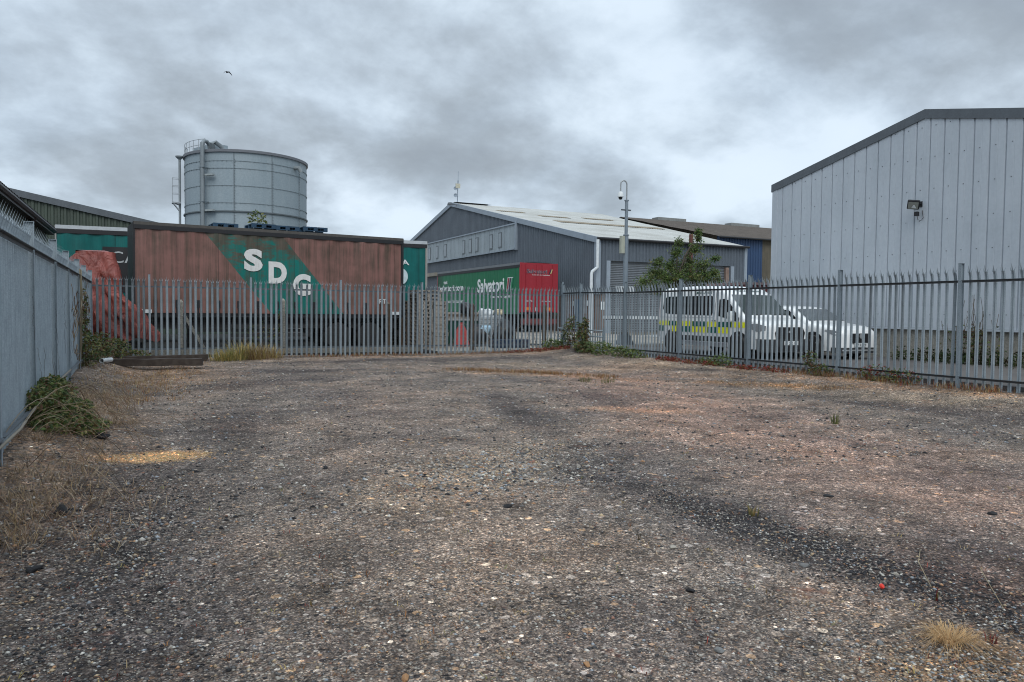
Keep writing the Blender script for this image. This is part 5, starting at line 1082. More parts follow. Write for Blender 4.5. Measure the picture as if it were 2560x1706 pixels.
car = Vehicle('parked_car', 'white crossover car with a black grille parked between the van and the white warehouse', 'car', (18.08, 14.72, 0.3), 4.2,
    [(0, 0.56), (0.05, 0.67), (0.18, 0.76), (0.45, 0.81), (0.9, 0.83), (3.4, 0.83), (3.9, 0.78), (4.2, 0.66)],
    [(0, 0.74), (0.05, 0.83), (0.3, 0.93), (1.0, 1.03), (1.12, 1.06), (1.75, 1.42), (2.0, 1.49), (2.6, 1.52), (3.3, 1.47), (3.75, 1.30), (4.0, 1.02), (4.2, 0.95)], [(0, 0.24), (0.3, 0.20), (3.9, 0.25), (4.2, 0.4)], 0.92, 0.30)
car.body(car_white)
for sg in (-1, 1):
    car.panel('side_window', [(1.38, 1.00), (2.32, 1.01), (2.32, 1.40), (1.95, 1.39)], glass, sg)
    car.panel('side_window', [(2.40, 1.01), (3.25, 1.06), (3.05, 1.37), (2.40, 1.40)], glass, sg)
    for yy, z0, z1 in ((1.32, 0.36, 0.98), (2.36, 0.30, 1.0)):
        car.panel('door_seam', [(yy, z0), (yy+0.012, z0), (yy+0.012, z1), (yy, z1)], plastic_dark, sg, 0.008)
    car.panel('headlight', [(0.06, 0.66), (0.28, 0.70), (0.52, 0.79), (0.50, 0.84), (0.22, 0.82), (0.06, 0.76)], lens_mat, sg, 0.01)
    car.panel('sill', [(1.35, 0.20), (2.9, 0.20), (2.9, 0.34), (1.35, 0.34)], plastic_dark, sg, 0.012)
    for wy in (0.92, 3.38):
        m = MB(); m.lathe([(0.0, 0.0), (0.405, 0.0), (0.405, 0.006), (0.0, 0.006)], n=26, axis='x'); a = m.build('wheel_arch', black_mat, car.root); a.location = (sg*0.833, wy, 0.37)
        m = MB(); m.lathe([(0.23, -0.1), (0.32, -0.1), (0.34, -0.06), (0.34, 0.06), (0.32, 0.1), (0.23, 0.1)], n=26, axis='x'); w_ = m.build('wheel', rubber, car.root, True); w_.location = (sg*0.79, wy, 0.34)
        m = MB(); m.lathe([(0.235, 0.04*sg), (0.22, 0.085*sg), (0.21, 0.04*sg)], n=22, axis='x')
        for k in range(5): a_ = 2*math.pi*k/5; m.bar((0.06*sg, 0.03*math.cos(a_), 0.03*math.sin(a_)), (0.08*sg, 0.225*math.cos(a_), 0.225*math.sin(a_)), 0.05, 0.03)
        m.build('rim', plain('alloy_rim', (0.30, 0.31, 0.32), 0.35, 0.5), w_)
    m = MB(); m.box(-0.11, 0.11, -0.06, 0.08, -0.06, 0.07); mr = bevel(m.build('mirror', car_white, car.root), 0.035); mr.location = (sg*0.92, 1.42, 1.03)
car.screen('windscreen', 1.14, 1.74, MT('screen_glass').fin((0.10, 0.115, 0.125), 0.05, 0, 0.7), 0.10)
car.front('grille', [(-0.36, 0.74), (0.36, 0.74), (0.40, 0.66), (0.30, 0.46), (-0.30, 0.46), (-0.40, 0.66)], black_mat, -0.03)
m = MB(); m.lathe([(0.0, 0), (0.065, 0), (0.065, 0.01), (0, 0.01)], (0, -0.045, 0.66), 18, axis='y'); m.build('badge', silver, car.root)
pl = car.front('number_plate', [(-0.25, 0.37), (0.25, 0.37), (0.25, 0.47), (-0.25, 0.47)], clean_white, -0.05)
text_mesh('J72 US', 0.07, black_mat, 'lettering', pl, Matrix.Translation((-0.2, -0.055, 0.385)), 0.01, 0.40)
car.apron('lower_bumper', 0.80, 0.18, 0.34, plastic_dark, 0.03)
car.apron('skid_strip', 0.68, 0.245, 0.285, silver, 0.04)
# ------------------------------------------------------------------ plants
LG = [(0.08, 0.125, 0.038), (0.10, 0.155, 0.045), (0.13, 0.18, 0.055), (0.06, 0.09, 0.032), (0.165, 0.185, 0.06)]
LB = [(0.075, 0.11, 0.042), (0.055, 0.082, 0.032), (0.105, 0.14, 0.05), (0.16, 0.155, 0.05), (0.13, 0.07, 0.04)]
DRY = [(0.30, 0.21, 0.11), (0.24, 0.16, 0.08), (0.36, 0.27, 0.15), (0.20, 0.12, 0.06)]
STRAW = [(0.36, 0.27, 0.18), (0.29, 0.21, 0.14), (0.43, 0.34, 0.235), (0.20, 0.145, 0.10), (0.25, 0.15, 0.095)]
OCH = [(0.46, 0.33, 0.11), (0.34, 0.29, 0.10), (0.50, 0.37, 0.15), (0.24, 0.25, 0.085)]
REDP = [(0.20, 0.035, 0.028), (0.15, 0.04, 0.025), (0.26, 0.06, 0.04), (0.13, 0.09, 0.03)]
RUST = [(0.28, 0.12, 0.045), (0.22, 0.09, 0.04), (0.33, 0.18, 0.08), (0.17, 0.08, 0.035)]
class Veg:
    def __init__(s): s.V = []; s.F = []; s.C = []
    def leaf(s, p, size, col, droop=0.3, asp=0.5):
        d = Vector((rng.gauss(0, 1), rng.gauss(0, 1), rng.gauss(0.1, 0.6))).normalized(); u = Vector((rng.gauss(0, 1), rng.gauss(0, 1), rng.gauss(0.8, 1))); n = d.cross(u)
        if n.length < 1e-3: return
        a = n.normalized()*size*asp*0.5; t = d.cross(a).normalized()*size*0.12; L = d*size; dr = Vector((0, 0, -size*droop)); p = Vector(p); o = len(s.V)
        s.V += [p, p+L*0.5+a+t, p+L+dr, p+L*0.5-a+t, p+L*0.5-t*0.5]; s.F += [(o, o+1, o+4), (o+1, o+2, o+4), (o+2, o+3, o+4), (o+3, o, o+4)]
        k = 0.75+0.5*rng.random(); s.C += [tuple(c*k for c in col)]*5
    def cloud(s, c, r, n, size, cols, shell=0.5, flat=None):
        for _ in range(n):
            v = Vector((rng.gauss(0, 1), rng.gauss(0, 1), rng.gauss(0, 1))).normalized()*(shell+(1-shell)*rng.random()**0.5)
            p = (c[0]+v.x*r[0], c[1]+v.y*r[1], c[2]+v.z*r[2])
            s.leaf(p, size*(0.6+0.8*rng.random()), rng.choice(cols))
    def blade(s, p, h, w, col, lean=0.5, az=None, curl=0.4):
        az = rng.random()*6.283 if az is None else az; dx, dy = math.cos(az), math.sin(az); px_, py_ = -dy*w/2, dx*w/2; o = len(s.V); x, y, z = p
        l1, l2 = h*lean*0.35, h*lean
        s.V += [(x-px_, y-py_, z), (x+px_, y+py_, z), (x+dx*l1+px_*0.8, y+dy*l1+py_*0.8, z+h*0.55), (x+dx*l1-px_*0.8, y+dy*l1-py_*0.8, z+h*0.55), (x+dx*l2, y+dy*l2, z+h*(1-curl*lean))]
        s.F += [(o, o+1, o+2, o+3), (o+3, o+2, o+4)]; k = 0.75+0.5*rng.random(); s.C += [tuple(c*k for c in col)]*5
    def tuft(s, x, y, n, r, h, cols, w=0.006, lean=0.6, z=None):
        for _ in range(n):
            a = rng.random()*6.283; q = r*rng.random()**0.7; px_, py_ = x+q*math.cos(a), y+q*math.sin(a)
            s.blade((px_, py_, (gz(px_, py_) if z is None else z)), h*(0.5+0.7*rng.random()), w, rng.choice(cols), lean*(0.3+rng.random()), a+rng.gauss(0, 0.7))
    def stem(s, pts, r, col, n=5):
        m = MB(); m.tube(pts, r, n); o = len(s.V); s.V += m.v; s.F += [tuple(i+o for i in f) for f in m.f]; s.C += [col]*len(m.v)
    def build(s, name, mat, parent=None):
        m = MB(); m.v = [tuple(v) for v in s.V]; m.f = s.F; m.mi = [0]*len(s.F); return m.build(name, mat, parent, smooth='flatn', col=np.array(s.C, np.float32))
def arch(x, y, z, az, L, h, n=9, sag=0.0):
    return [(x+L*t*math.cos(az), y+L*t*math.sin(az), z+h*4*t*(1-t)-sag*t*t) for t in [k/n for k in range(n+1)]]

# small tree by the roller shutter
TX, TY = 23.2, 29.7
tr = thing('tree', 'bushy young tree with an uneven leafy crown in front of the roller shutter', 'tree', (0, 0, 0))
rx, ry = 0.9, -0.436
def tp_(l, dpt, z): return (TX+rx*l-ry*dpt*0.0+0.436*dpt, TY+ry*l+0.9*dpt, z)
m = MB(); m.tube([tp_(0, 0, 0.3), tp_(0.05, 0, 1.2), tp_(-0.02, 0.05, 2.2), tp_(0.15, 0, 3.2), tp_(0.55, 0, 4.4), tp_(1.1, 0, 5.4)], [0.10, 0.085, 0.075, 0.06, 0.04, 0.012], 8)
limbs = []
lobes = [(-1.45, 0, 3.05, 0.42), (-1.0, 0.2, 3.55, 0.45), (-0.75, 0.1, 4.05, 0.38), (-0.35, -0.2, 3.1, 0.55), (-0.15, 0.3, 3.85, 0.5), (0.15, 0, 4.55, 0.42), (0.1, -0.3, 3.3, 0.6), (0.25, 0.1, 5.05, 0.26), (0.7, 0.1, 4.05, 0.58), (0.85, -0.2, 3.3, 0.6), (1.05, 0.1, 4.7, 0.45), (1.15, 0, 5.25, 0.28), (1.2, 0, 5.62, 0.16), (1.45, 0.1, 3.9, 0.5), (1.6, -0.1, 3.2, 0.5), (1.95, 0.1, 3.55, 0.38), (2.05, 0, 4.25, 0.22), (2.2, 0, 3.15, 0.26), (0.4, 0.6, 3.6, 0.6), (1.2, 0.6, 3.5, 0.6), (-0.5, 0.6, 3.4, 0.5), (-1.65, 0, 2.75, 0.22), (0.0, 0, 2.6, 0.55), (0.9, 0, 2.6, 0.6), (-0.9, 0, 2.75, 0.4), (1.8, 0, 2.7, 0.4)]
for l, dpt, z, r in lobes:
    b = tp_(0.1, 0, min(z-0.4, 2.0+0.35*(z-2.4))); m.tube([b, tuple(b[k]*0.5+tp_(l, dpt, z)[k]*0.5+(0.12 if k == 2 else 0) for k in range(3)), tp_(l, dpt, z+0.3*r)], [0.03, 0.02, 0.007], 5)
m.build('trunk', bark, tr)
v = Veg()
for l, dpt, z, r in lobes:
    for _ in range(max(10, int(74*r))):                     # leafy sprays radiating from each limb end
        d = Vector((rng.gauss(0, 1), rng.gauss(0, 1), rng.gauss(0.25, 0.8))).normalized(); q = r*(0.55+0.75*rng.random()); base = Vector(tp_(l, dpt, z)); tone = rng.choice(LG)
        tone = tuple(c*(0.8+0.5*rng.random()) for c in tone)
        for k in range(15):
            t = 0.25+0.8*k/15; p = base+d*q*t+Vector((rng.gauss(0, 0.05), rng.gauss(0, 0.05), rng.gauss(0, 0.05))); v.leaf(p, 0.085+0.05*rng.random(), tone if rng.random() < 0.75 else rng.choice(LG), 0.35, 0.42)
v.build('crown', leaf_mat, tr)

# bramble at the foot of the left fence
def bush(name, label, cat, blobs, cols, size, stems=None, group=None, mat=None, extra=None):
    root = thing(name, label, cat, (0, 0, 0), 0, group); v = Veg()
    for c, r, n in blobs: v.cloud((c[0], c[1], gz(c[0], c[1])+c[2]), r, n, size, cols, 0.35)
    if extra: extra(v)
    v.build('foliage', mat or leaf_mat, root)
    s = Veg()
    for c, r, n in blobs:
        for _ in range(max(3, int(n/260))):
            a = rng.random()*6.283; s.stem(arch(c[0]+rng.gauss(0, r[0]*0.3), c[1]+rng.gauss(0, r[1]*0.3), gz(c[0], c[1]), a, r[0]*1.1, c[2]*1.3), 0.004, (0.12, 0.07, 0.045), 4)
    for st in (stems or []): s.stem(*st)
    s.build('stems', dry_mat, root)['kind'] = 'stuff'; return root
bt = [(arch(-1.15, 8.6, 0.35, R(60), 1.6, 0.4, sag=0.15), 0.004, (0.30, 0.24, 0.17)), (arch(-1.2, 8.9, 0.3, R(20), 1.3, 0.3, sag=0.3), 0.003, (0.28, 0.22, 0.15)), (arch(-1.22, 7.9, 0.3, R(70), 1.5, 0.35), 0.004, (0.32, 0.26, 0.19)), (arch(-1.0, 10.2, 0.3, R(40), 1.1, 0.35, sag=0.2), 0.003, (0.28, 0.22, 0.15)), (arch(-1.2, 11.0, 0.4, R(-30), 1.2, 0.3, sag=0.3), 0.003, (0.3, 0.25, 0.17))]
bush('bramble', 'low green bramble bush spilling from the left fence with bare looping stems', 'bramble',
     [((-1.08, 10.6, 0.24), (0.24, 0.7, 0.26), 2000), ((-0.86, 10.2, 0.15), (0.26, 0.6, 0.17), 1600), ((-0.66, 10.0, 0.08), (0.22, 0.5, 0.10), 800), ((-1.12, 9.9, 0.22), (0.14, 0.4, 0.22), 700), ((-0.95, 9.5, 0.08), (0.25, 0.3, 0.10), 350)], LB+LG+[(0.16, 0.165, 0.05), (0.22, 0.20, 0.07), (0.25, 0.19, 0.09)], 0.055, bt)
bush('ivy', 'green and yellowing ivy climbing in the corner of the left and far fences', 'ivy',
     [((-1.25, 19.0, 0.35), (0.3, 0.7, 0.45), 420), ((-1.15, 20.6, 0.3), (0.35, 0.8, 0.4), 520), ((-0.85, 22.4, 0.22), (0.4, 0.7, 0.3), 520), ((-0.35, 23.1, 0.14), (0.45, 0.4, 0.18), 260), ((-1.30, 18.4, 0.95), (0.10, 0.25, 0.5), 140), ((-1.34, 19.6, 1.2), (0.08, 0.2, 0.6), 90)], LB+[(0.16, 0.15, 0.05)], 0.085)
def dead_vines(v):
    for _ in range(60):
        y = rng.uniform(16.5, 21.5); z = rng.uniform(0.6, 2.2); p = [(-1.28-0.015*(y-10)/1.0*0.9+0.05, y, z)]
        for k in range(6): q = p[-1]; p.append((q[0]+rng.gauss(0, 0.03), q[1]+rng.gauss(0, 0.12), q[2]+rng.uniform(-0.22, 0.12)))
        v.stem(p, 0.006, rng.choice(STRAW), 4)
    for y in (17.9, 18.15, 18.3): v.stem([(-1.33, y, 0.2), (-1.30, y+0.05, 1.0), (-1.28, y-0.05, 1.8), (-1.30, y, 2.35)], 0.010, (0.30, 0.25, 0.17), 5)
v = Veg(); dead_vines(v); tag(v.build('dead_vine', dry_mat), 'bare straw coloured creeper hanging on the far part of the left fence', 'creeper')
v = Veg()
for _ in range(15):
    y = rng.uniform(9.5, 15.5); z = rng.uniform(0.3, 1.9); x = -1.09-0.015*y+0.085; p = [(x, y, z)]
    dy = 0.0
    for k in range(14): q = p[-1]; dy = 0.7*dy+rng.gauss(0.002, 0.016); p.append((x+abs(rng.gauss(0, 0.008)), q[1]+dy, q[2]-rng.uniform(0.01, 0.06)))
    v.stem(p, 0.0016, rng.choice([(0.12, 0.11, 0.10), (0.2, 0.17, 0.13), (0.10, 0.095, 0.09)]), 4)
tag(v.build('dead_vine', dry_mat), 'thin grey dead tendrils clinging to the near panels of the left fence', 'creeper')
v = Veg()
v.stem([(-1.14, 7.0, 0.36), (-1.10, 8.3, 0.40), (-1.12, 9.2, 0.44), (-1.14, 10.4, 0.48), (-1.17, 12.2, 0.50), (-1.20, 14.5, 0.50)], 0.014, (0.32, 0.29, 0.24), 6)
for _ in range(80):
    y = rng.uniform(6.8, 15.0); x = -1.1+abs(rng.gauss(0, 0.35)); a = rng.uniform(-1.5, 1.5); v.stem(arch(x, y, gz(x, y)+rng.uniform(0, 0.25), a, rng.uniform(0.4, 1.3), rng.uniform(0.05, 0.3), 6, rng.uniform(0, 0.3)), rng.uniform(0.0012, 0.003), rng.choice(STRAW+[(0.14, 0.10, 0.075)]), 4)
tag(v.build('dead_bramble', dry_mat), 'tangle of dead pale stems along the foot of the left fence', 'dead stems')
# corner shrubs by the gate
bush('shrub', 'dark leafy shrub growing up through the leaning gate at the fence corner', 'shrub',
     [((13.15, 21.75, 0.3), (0.28, 0.35, 0.36), 460), ((13.2, 21.7, 0.7), (0.17, 0.22, 0.28), 180), ((13.2, 21.6, 0.98), (0.10, 0.13, 0.15), 60), ((12.95, 21.2, 0.18), (0.35, 0.4, 0.22), 320), ((13.25, 22.8, 0.6), (0.15, 0.4, 0.35), 150), ((13.2, 22.4, 0.95), (0.10, 0.3, 0.22), 60)], LB, 0.10)
bush('shrub', 'lighter green low weeds spreading along the right fence beside the dark corner shrub', 'weeds',
     [((13.05, 20.4, 0.18), (0.4, 0.6, 0.24), 420), ((13.2, 19.4, 0.14), (0.3, 0.5, 0.2), 300), ((13.3, 18.7, 0.1), (0.2, 0.4, 0.16), 160)], LG+[(0.13, 0.13, 0.04)], 0.085)
bush('shrub', 'small green clump of weeds at the foot of the tall corner post', 'weeds', [((13.0, 23.5, 0.15), (0.4, 0.25, 0.22), 300), ((13.4, 23.2, 0.2), (0.2, 0.3, 0.26), 160)], LG, 0.085)
bush('weeds', 'leafy green weeds at the right fence below the van front', 'weeds', [((13.45, 15.1, 0.14), (0.2, 0.35, 0.2), 180), ((13.4, 15.6, 0.08), (0.25, 0.4, 0.12), 120)], LG, 0.07)
bush('weeds', 'tall dark weeds rising through the right fence below the parked car', 'weeds', [((13.6, 12.35, 0.25), (0.12, 0.22, 0.32), 170), ((13.5, 12.0, 0.12), (0.2, 0.3, 0.15), 110)], LB, 0.075)
bush('weeds', 'brown and green weeds along the right fence base near its thick post', 'weeds', [((13.55, 10.6, 0.15), (0.18, 0.5, 0.2), 260), ((13.6, 10.0, 0.12), (0.15, 0.4, 0.2), 160)], LB+REDP[:2], 0.065)
for (x, y, n, lab) in ((19.45, 13.4, 420, 'dark green weeds along the white warehouse base behind the fence, clump beside the car'), (19.5, 11.2, 380, 'dark green weeds along the white warehouse base at the far right of the frame')):
    v = Veg(); root = thing('weeds', lab, 'weeds')
    for k in range(7): v.cloud((x+rng.gauss(0, 0.12), y+(k-3)*0.33, 0.42), (0.22, 0.25, 0.22+0.15*rng.random()), n//6, 0.12, [(0.03, 0.05, 0.018), (0.045, 0.07, 0.022), (0.025, 0.04, 0.015), (0.07, 0.055, 0.03)], 0.3)
    v.tuft(x, y, 160, 1.2, 0.35, [(0.05, 0.075, 0.025), (0.08, 0.08, 0.035)], 0.012, 0.5, 0.3); v.build('foliage', leaf_mat, root)
v = Veg()
for _ in range(36): x, y = 19.4+rng.gauss(0, 0.12), 12.3+rng.gauss(0, 0.35); v.stem([(x, y, 0.3), (x+rng.gauss(0, 0.05), y+rng.gauss(0, 0.08), 0.9), (x+rng.gauss(0, 0.12), y+rng.gauss(0, 0.2), 1.3+0.9*rng.random())], 0.006, rng.choice([(0.10, 0.075, 0.05), (0.07, 0.06, 0.045)]), 4); v.cloud((x, y, 0.9), (0.15, 0.15, 0.5), 8, 0.10, LB, 0.2)
tag(v.build('tall_weeds', leaf_mat), 'tall brown weed stems standing against the white warehouse plinth', 'weeds')
root = thing('weed', 'small leafy weed growing on the roof of the red trailer', 'weed', (0, 0, 0)); v = Veg(); v.cloud((3.30, 26.6, 4.62), (0.30, 0.25, 0.28), 110, 0.12, [(0.13, 0.16, 0.04), (0.20, 0.20, 0.06), (0.07, 0.10, 0.03)], 0.3); v.build('foliage', leaf_mat, root)
v = Veg(); v.stem([(3.3, 26.6, 4.2), (3.32, 26.6, 4.7)], 0.01, (0.1, 0.09, 0.05)); v.build('stems', dry_mat, root)
v = Veg()
for x, y, z, r in ((3.05, 25.05, 0.5, 0.22), (3.3, 25.1, 0.9, 0.2), (2.9, 25.0, 0.9, 0.15), (3.75, 24.85, 1.4, 0.12), (3.6, 24.9, 0.7, 0.2), (3.8, 24.85, 1.0, 0.1)): v.cloud((x, y, z), (r, 0.12, r*1.4), 50, 0.085, LB, 0.2)
tag(v.build('ivy', leaf_mat), 'sparse ivy climbing the second mesh post behind the far fence', 'ivy')
v = Veg()
for _ in range(34):
    x = rng.choice([9.0, 9.6, 11.0, 12.3, 12.9, 13.2])+rng.gauss(0, 0.4); y = 24.45; v.stem(arch(x, y, 0.15, rng.choice([0.2, 2.9])+rng.gauss(0, 0.3), rng.uniform(0.5, 1.3), rng.uniform(0.3, 1.1), 8), 0.006, rng.choice([(0.26, 0.20, 0.15), (0.18, 0.11, 0.08), (0.30, 0.26, 0.2)]), 4)
tag(v.build('bare_bramble', dry_mat), 'bare arching bramble stems between the far fence and the wire mesh', 'bramble stems')

# grasses
def grass(name, lab, items, cols, w=0.006, lean=0.6, cat='grass', kind=None):
    v = Veg()
    for x, y, n, r, h in items: v.tuft(x, y, n, r, h, cols, w, lean)
    o = v.build(name, dry_mat); tag(o, lab, cat, None, kind); return o
def strip(x0, y0, x1, y1, n, wd): return [(x0+(x1-x0)*t+rng.gauss(0, wd), y0+(y1-y0)*t+rng.gauss(0, wd)) for t in [rng.random() for _ in range(n)]]
grass('grass_clump', 'olive green clump of tall grass at the far fence beside the timber sleepers', [(2.15, 22.9, 240, 0.42, 0.5), (1.85, 22.7, 160, 0.34, 0.38), (2.4, 23.2, 200, 0.3, 0.66), (2.0, 22.6, 200, 0.5, 0.3)], OCH+[(0.14, 0.16, 0.05)], 0.008, 1.0)
grass('grass_clump', 'straw brown clump of tall grass at the far fence right of the olive clump', [(2.95, 23.0, 260, 0.4, 0.52), (3.35, 23.2, 140, 0.3, 0.45), (2.75, 22.8, 200, 0.34, 0.6), (3.0, 22.7, 240, 0.55, 0.3)], OCH[:2]+DRY, 0.008, 0.9)
grass('grass_tuft', 'blond tuft of dry grass lying flat on the near right of the yard', [(3.42, 2.24, 260, 0.05, 0.095), (3.46, 2.26, 180, 0.10, 0.07)], [(0.56, 0.35, 0.16), (0.62, 0.44, 0.24), (0.40, 0.24, 0.11)], 0.0020, 2.6)
grass('grass_tuft', 'small yellow grass tuft in the lower left of the yard', [(0.60, 2.82, 22, 0.025, 0.08)], [(0.32, 0.26, 0.05), (0.26, 0.24, 0.06)], 0.004, 1.0)
grass('grass_tuft', 'orange dried tuft above a cream stone at lower left', [(0.22, 2.68, 34, 0.05, 0.055)], RUST+DRY, 0.004, 1.2)
grass('grass_tuft', 'yellow dry tuft at the bottom left edge of the yard', [(-0.17, 2.60, 46, 0.05, 0.09)], [(0.38, 0.25, 0.06), (0.28, 0.18, 0.05)], 0.004, 1.0)
grass('grass_tuft', 'bright green tuft on open ground below the parked vehicles', [(8.83, 7.56, 40, 0.05, 0.17)], [(0.10, 0.13, 0.035), (0.16, 0.16, 0.06)], 0.008, 0.5)
grass('grass_tuft', 'faded green seedling on dark tarmac at right of the yard centre', [(4.15, 4.29, 22, 0.035, 0.10)], [(0.17, 0.16, 0.05), (0.26, 0.18, 0.07)], 0.008, 0.6)
grass('grass_tuft', 'sparse green tufts beside the dry moss patch near the fence corner', [(8.7, 14.2, 50, 0.16, 0.16), (9.2, 14.0, 40, 0.15, 0.15), (9.0, 13.9, 20, 0.2, 0.12)], [(0.10, 0.115, 0.035), (0.19, 0.16, 0.06)], 0.008, 0.7)
def sprig(x, y, h, cols, lab, n=6):
    v = Veg()
    for k in range(n): v.blade((x+rng.gauss(0, 0.012), y+rng.gauss(0, 0.012), gz(x, y)), h*(0.6+0.5*rng.random()), 0.007, rng.choice(cols), 0.5)
    tag(v.build('sprig', dry_mat), lab, 'weed')
sprig(2.98, 4.15, 0.09, [(0.06, 0.05, 0.03), (0.14, 0.03, 0.025)], 'dark spindly sprig among stones in the middle of the yard', 5)
sprig(3.84, 2.60, 0.08, [(0.13, 0.02, 0.02), (0.10, 0.10, 0.03)], 'red and green sprig behind the dry grass tuft', 5)
sprig(3.58, 2.14, 0.07, [(0.13, 0.02, 0.022), (0.09, 0.02, 0.02)], 'dark red sprigs growing beside the blond dry tuft', 8)
for p, lab in (([(3.95, 2.7, 0.02), (4.06, 2.86, 0.10), (4.2, 2.95, 0.13)], 'thin dry stalk leaning far over near the right edge'), ([(3.98, 2.32, 0.03), (4.05, 2.45, 0.12), (4.09, 2.52, 0.17)], 'thin dry stalk standing upright near the right edge')):
    v = Veg(); v.stem(p, 0.0025, (0.36, 0.30, 0.2), 4); tag(v.build('dry_stalk', dry_mat), lab, 'stalk')
stuff(grass('dry_grass', 'dead straw and dry grass strewn along the foot of the left fence', [(x, y, 26, 0.18, 0.11) for x, y in strip(-0.8, 5.6, -0.75, 15.0, 190, 0.30) if x > -1.2 and not (9 < y < 10.8)], STRAW+DRY[:2], 0.005, 1.8), 'dead straw and dry grass strewn along the foot of the left fence', 'grass')
stuff(grass('dry_grass', 'orange and brown dry growth in the back left corner near the sleepers', [(x, y, 11, 0.15, 0.10) for x, y in strip(-0.6, 13.5, 0.2, 20.5, 230, 0.6) if x > -1.2]+[(x, y, 8, 0.1, 0.1) for x, y in strip(-1.0, 21.3, 1.3, 22.2, 50, 0.25) if x > -1.2], RUST+DRY+OCH[:1], 0.006, 1.2), 'orange and brown dry growth in the back left corner near the sleepers', 'dry growth')
stuff(grass('dry_grass', 'orange dry grass fringe lying across the far part of the yard', [(x, y, 9, 0.14, 0.11) for x, y in strip(7.4, 18.6, 10.0, 14.9, 210, 0.22)], RUST+DRY, 0.008, 0.8), 'orange dry grass fringe lying across the far part of the yard', 'grass')
stuff(grass('dry_grass', 'tan dry moss and grass patch in front of the right fence', [(x, y, 6, 0.12, 0.05) for x, y in strip(11.3, 12.9, 12.5, 10.4, 170, 0.2)], DRY+RUST[:1], 0.007, 1.0), 'tan dry moss and grass patch in front of the right fence', 'grass')
stuff(grass('dry_grass', 'dry brown grass and weeds along the foot of the right fence', [(x, y, 10, 0.1, 0.16) for x, y in strip(13.5, 8.0, 13.5, 13.5, 130, 0.1)], DRY+RUST+OCH[1:2]+REDP[:1], 0.006, 0.7), 'dry brown grass and weeds along the foot of the right fence', 'grass')
stuff(grass('dry_grass', 'rusty weeds along the foot of the far fence', [(x, y, 8, 0.12, 0.13) for x, y in strip(3.9, 23.3, 11.2, 23.5, 150, 0.16)], RUST+DRY+REDP[:2]+[(0.11, 0.11, 0.04)], 0.008, 0.8), 'rusty weeds along the foot of the far fence', 'weeds')
def redveg(pts, lab):
    v = Veg()
    for x, y in pts: v.cloud((x, y, gz(x, y)+0.05), (0.14, 0.14, 0.07), 12, 0.06, REDP, 0.2); v.tuft(x, y, 3, 0.08, 0.12, REDP+RUST[:1], 0.008, 0.6)
    stuff(v.build('red_weeds', leaf_mat), lab, 'red weeds')
redveg(strip(11.2, 23.5, 13.3, 22.6, 70, 0.14), 'crimson low weeds under the far fence beside the corner post')
redveg(strip(13.35, 17.7, 13.4, 12.9, 90, 0.10), 'crimson low weeds along the right fence below the van')
v = Veg()
for _ in range(420):                                           # small dead sprigs over the yard
    x, y = near_sampler(); 
    if y < 2.0: continue
    v.tuft(x, y, 5, 0.03, 0.035, rng.choice([RUST, DRY, REDP, OCH]), 0.004, 1.4)
stuff(v.build('dry_grass', dry_mat), 'tiny dead sprigs and moss scattered over the whole yard', 'sprigs')

# ------------------------------------------------------------------ sleepers, pipe, gate, bird
for (p, q, sec, lab) in (((-1.2, 20.75), (1.19, 20.35), 0.17, 'front one of two black timber sleepers lying by the far fence'), ((-0.95, 22.15), (1.45, 22.75), 0.15, 'rear one of two black timber sleepers, close under the far fence')):
    d = Vector((q[0]-p[0], q[1]-p[1], 0)); m = MB(); Ls = d.length; nseg = 10
    m.grid(lambda a, b: (a*Ls, (0.12, -0.12, -0.125, 0.12, 0.12)[round(b*4)]+0.006*math.sin(a*23+b*9), (0.0, 0.0, sec, sec, 0.0)[round(b*4)]+0.008*math.sin(a*17+b*5)), nseg, 4)
    m.add([(0, 0.12, 0), (0, -0.12, 0), (0, -0.125, sec), (0, 0.12, sec)], [(0, 1, 2, 3)]); m.add([(Ls, 0.12, 0), (Ls, -0.12, 0), (Ls, -0.125, sec), (Ls, 0.12, sec)], [(0, 3, 2, 1)])
    o = m.build('timber_sleeper', sleeper_mat); o.location = (p[0], p[1], gz(0, p[1])+0.02+ (0.06 if p[0] < -1 else 0.0)); o.rotation_euler = (0, -0.0, math.atan2(d.y, d.x)); tag(o, lab, 'sleeper', 'timber sleepers')
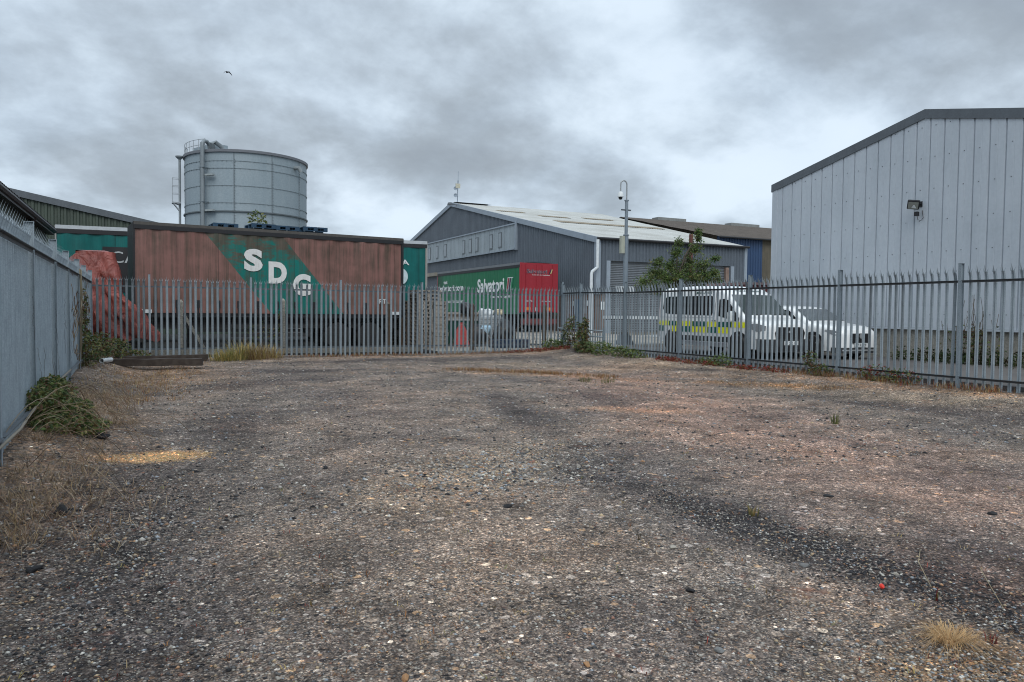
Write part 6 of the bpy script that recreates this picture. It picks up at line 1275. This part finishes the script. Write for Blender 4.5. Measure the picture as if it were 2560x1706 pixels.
m = MB(); m.lathe([(0.055, -0.35), (0.055, 0.12), (0.046, 0.12), (0.046, -0.3)], n=18, axis='y'); o = m.build('pipe', white_plastic, smooth=True); o.location = (-0.98, 20.1, gz(-0.98, 20.1)+0.07); o.rotation_euler = (0.0, 0, 2.75); tag(o, 'short white plastic pipe lying at the end of the front sleeper', 'pipe')
gt = thing('gate', 'galvanised bar gate leaning against the right fence in the corner shrubs', 'gate', (13.38, 23.75, 0.2), -math.pi/2+0.03)
m = MB()
for k, z in enumerate((0.12, 0.26, 0.40, 0.58, 0.78)): m.tube([(0, 0, z), (2.9, 0, z-0.03)], 0.022, 8)
m.build('bars', galv, gt); m = MB(); 
for x in (0.0, 1.45, 2.9): m.box(x-0.025, x+0.025, -0.02, 0.02, 0.05, 0.84)
m.bar((0.05, -0.03, 0.12), (0.75, -0.03, 0.80), 0.05, 0.02); m.build('frame', galv_post, gt)
BS = 0.7
bd = thing('bird', 'dark bird with spread wings flying high in the cloudy sky', 'bird', (3.87, 43.5, 14.31), 0.5)
m = MB(); m.lathe([(0.0, -0.20), (0.03, -0.15), (0.055, -0.03), (0.045, 0.08), (0.025, 0.14), (0.0, 0.19)], n=10, axis='y'); m.add([(-0.02, -0.16, 0.005), (0.02, -0.16, 0.005), (0.06, -0.29, 0), (-0.06, -0.29, 0), (-0.02, -0.16, -0.005), (0.02, -0.16, -0.005), (0.06, -0.29, -0.004), (-0.06, -0.29, -0.004)], [(0, 1, 2, 3), (7, 6, 5, 4), (0, 3, 7, 4), (1, 5, 6, 2), (2, 6, 7, 3)])
feather = plain('dark_feather', (0.025, 0.023, 0.025), 0.7); m.build('body', feather, bd, True)
for sg in (-1, 1):
    m = MB(); m.grid(lambda a, b: (sg*(0.03+0.33*a), 0.08-0.02*a-0.12*a*a-(0.17*(1-0.75*a*a))*b, 0.03+0.10*a-0.30*a*a+0.006*math.sin(math.pi*b)), 8, 3); m.grid(lambda a, b: (sg*(0.03+0.33*a), 0.08-0.02*a-0.12*a*a-(0.17*(1-0.75*a*a))*b, 0.022+0.10*a-0.30*a*a), 8, 3); m.build('wing', feather, bd, True)
bd.scale = (BS, BS, BS)
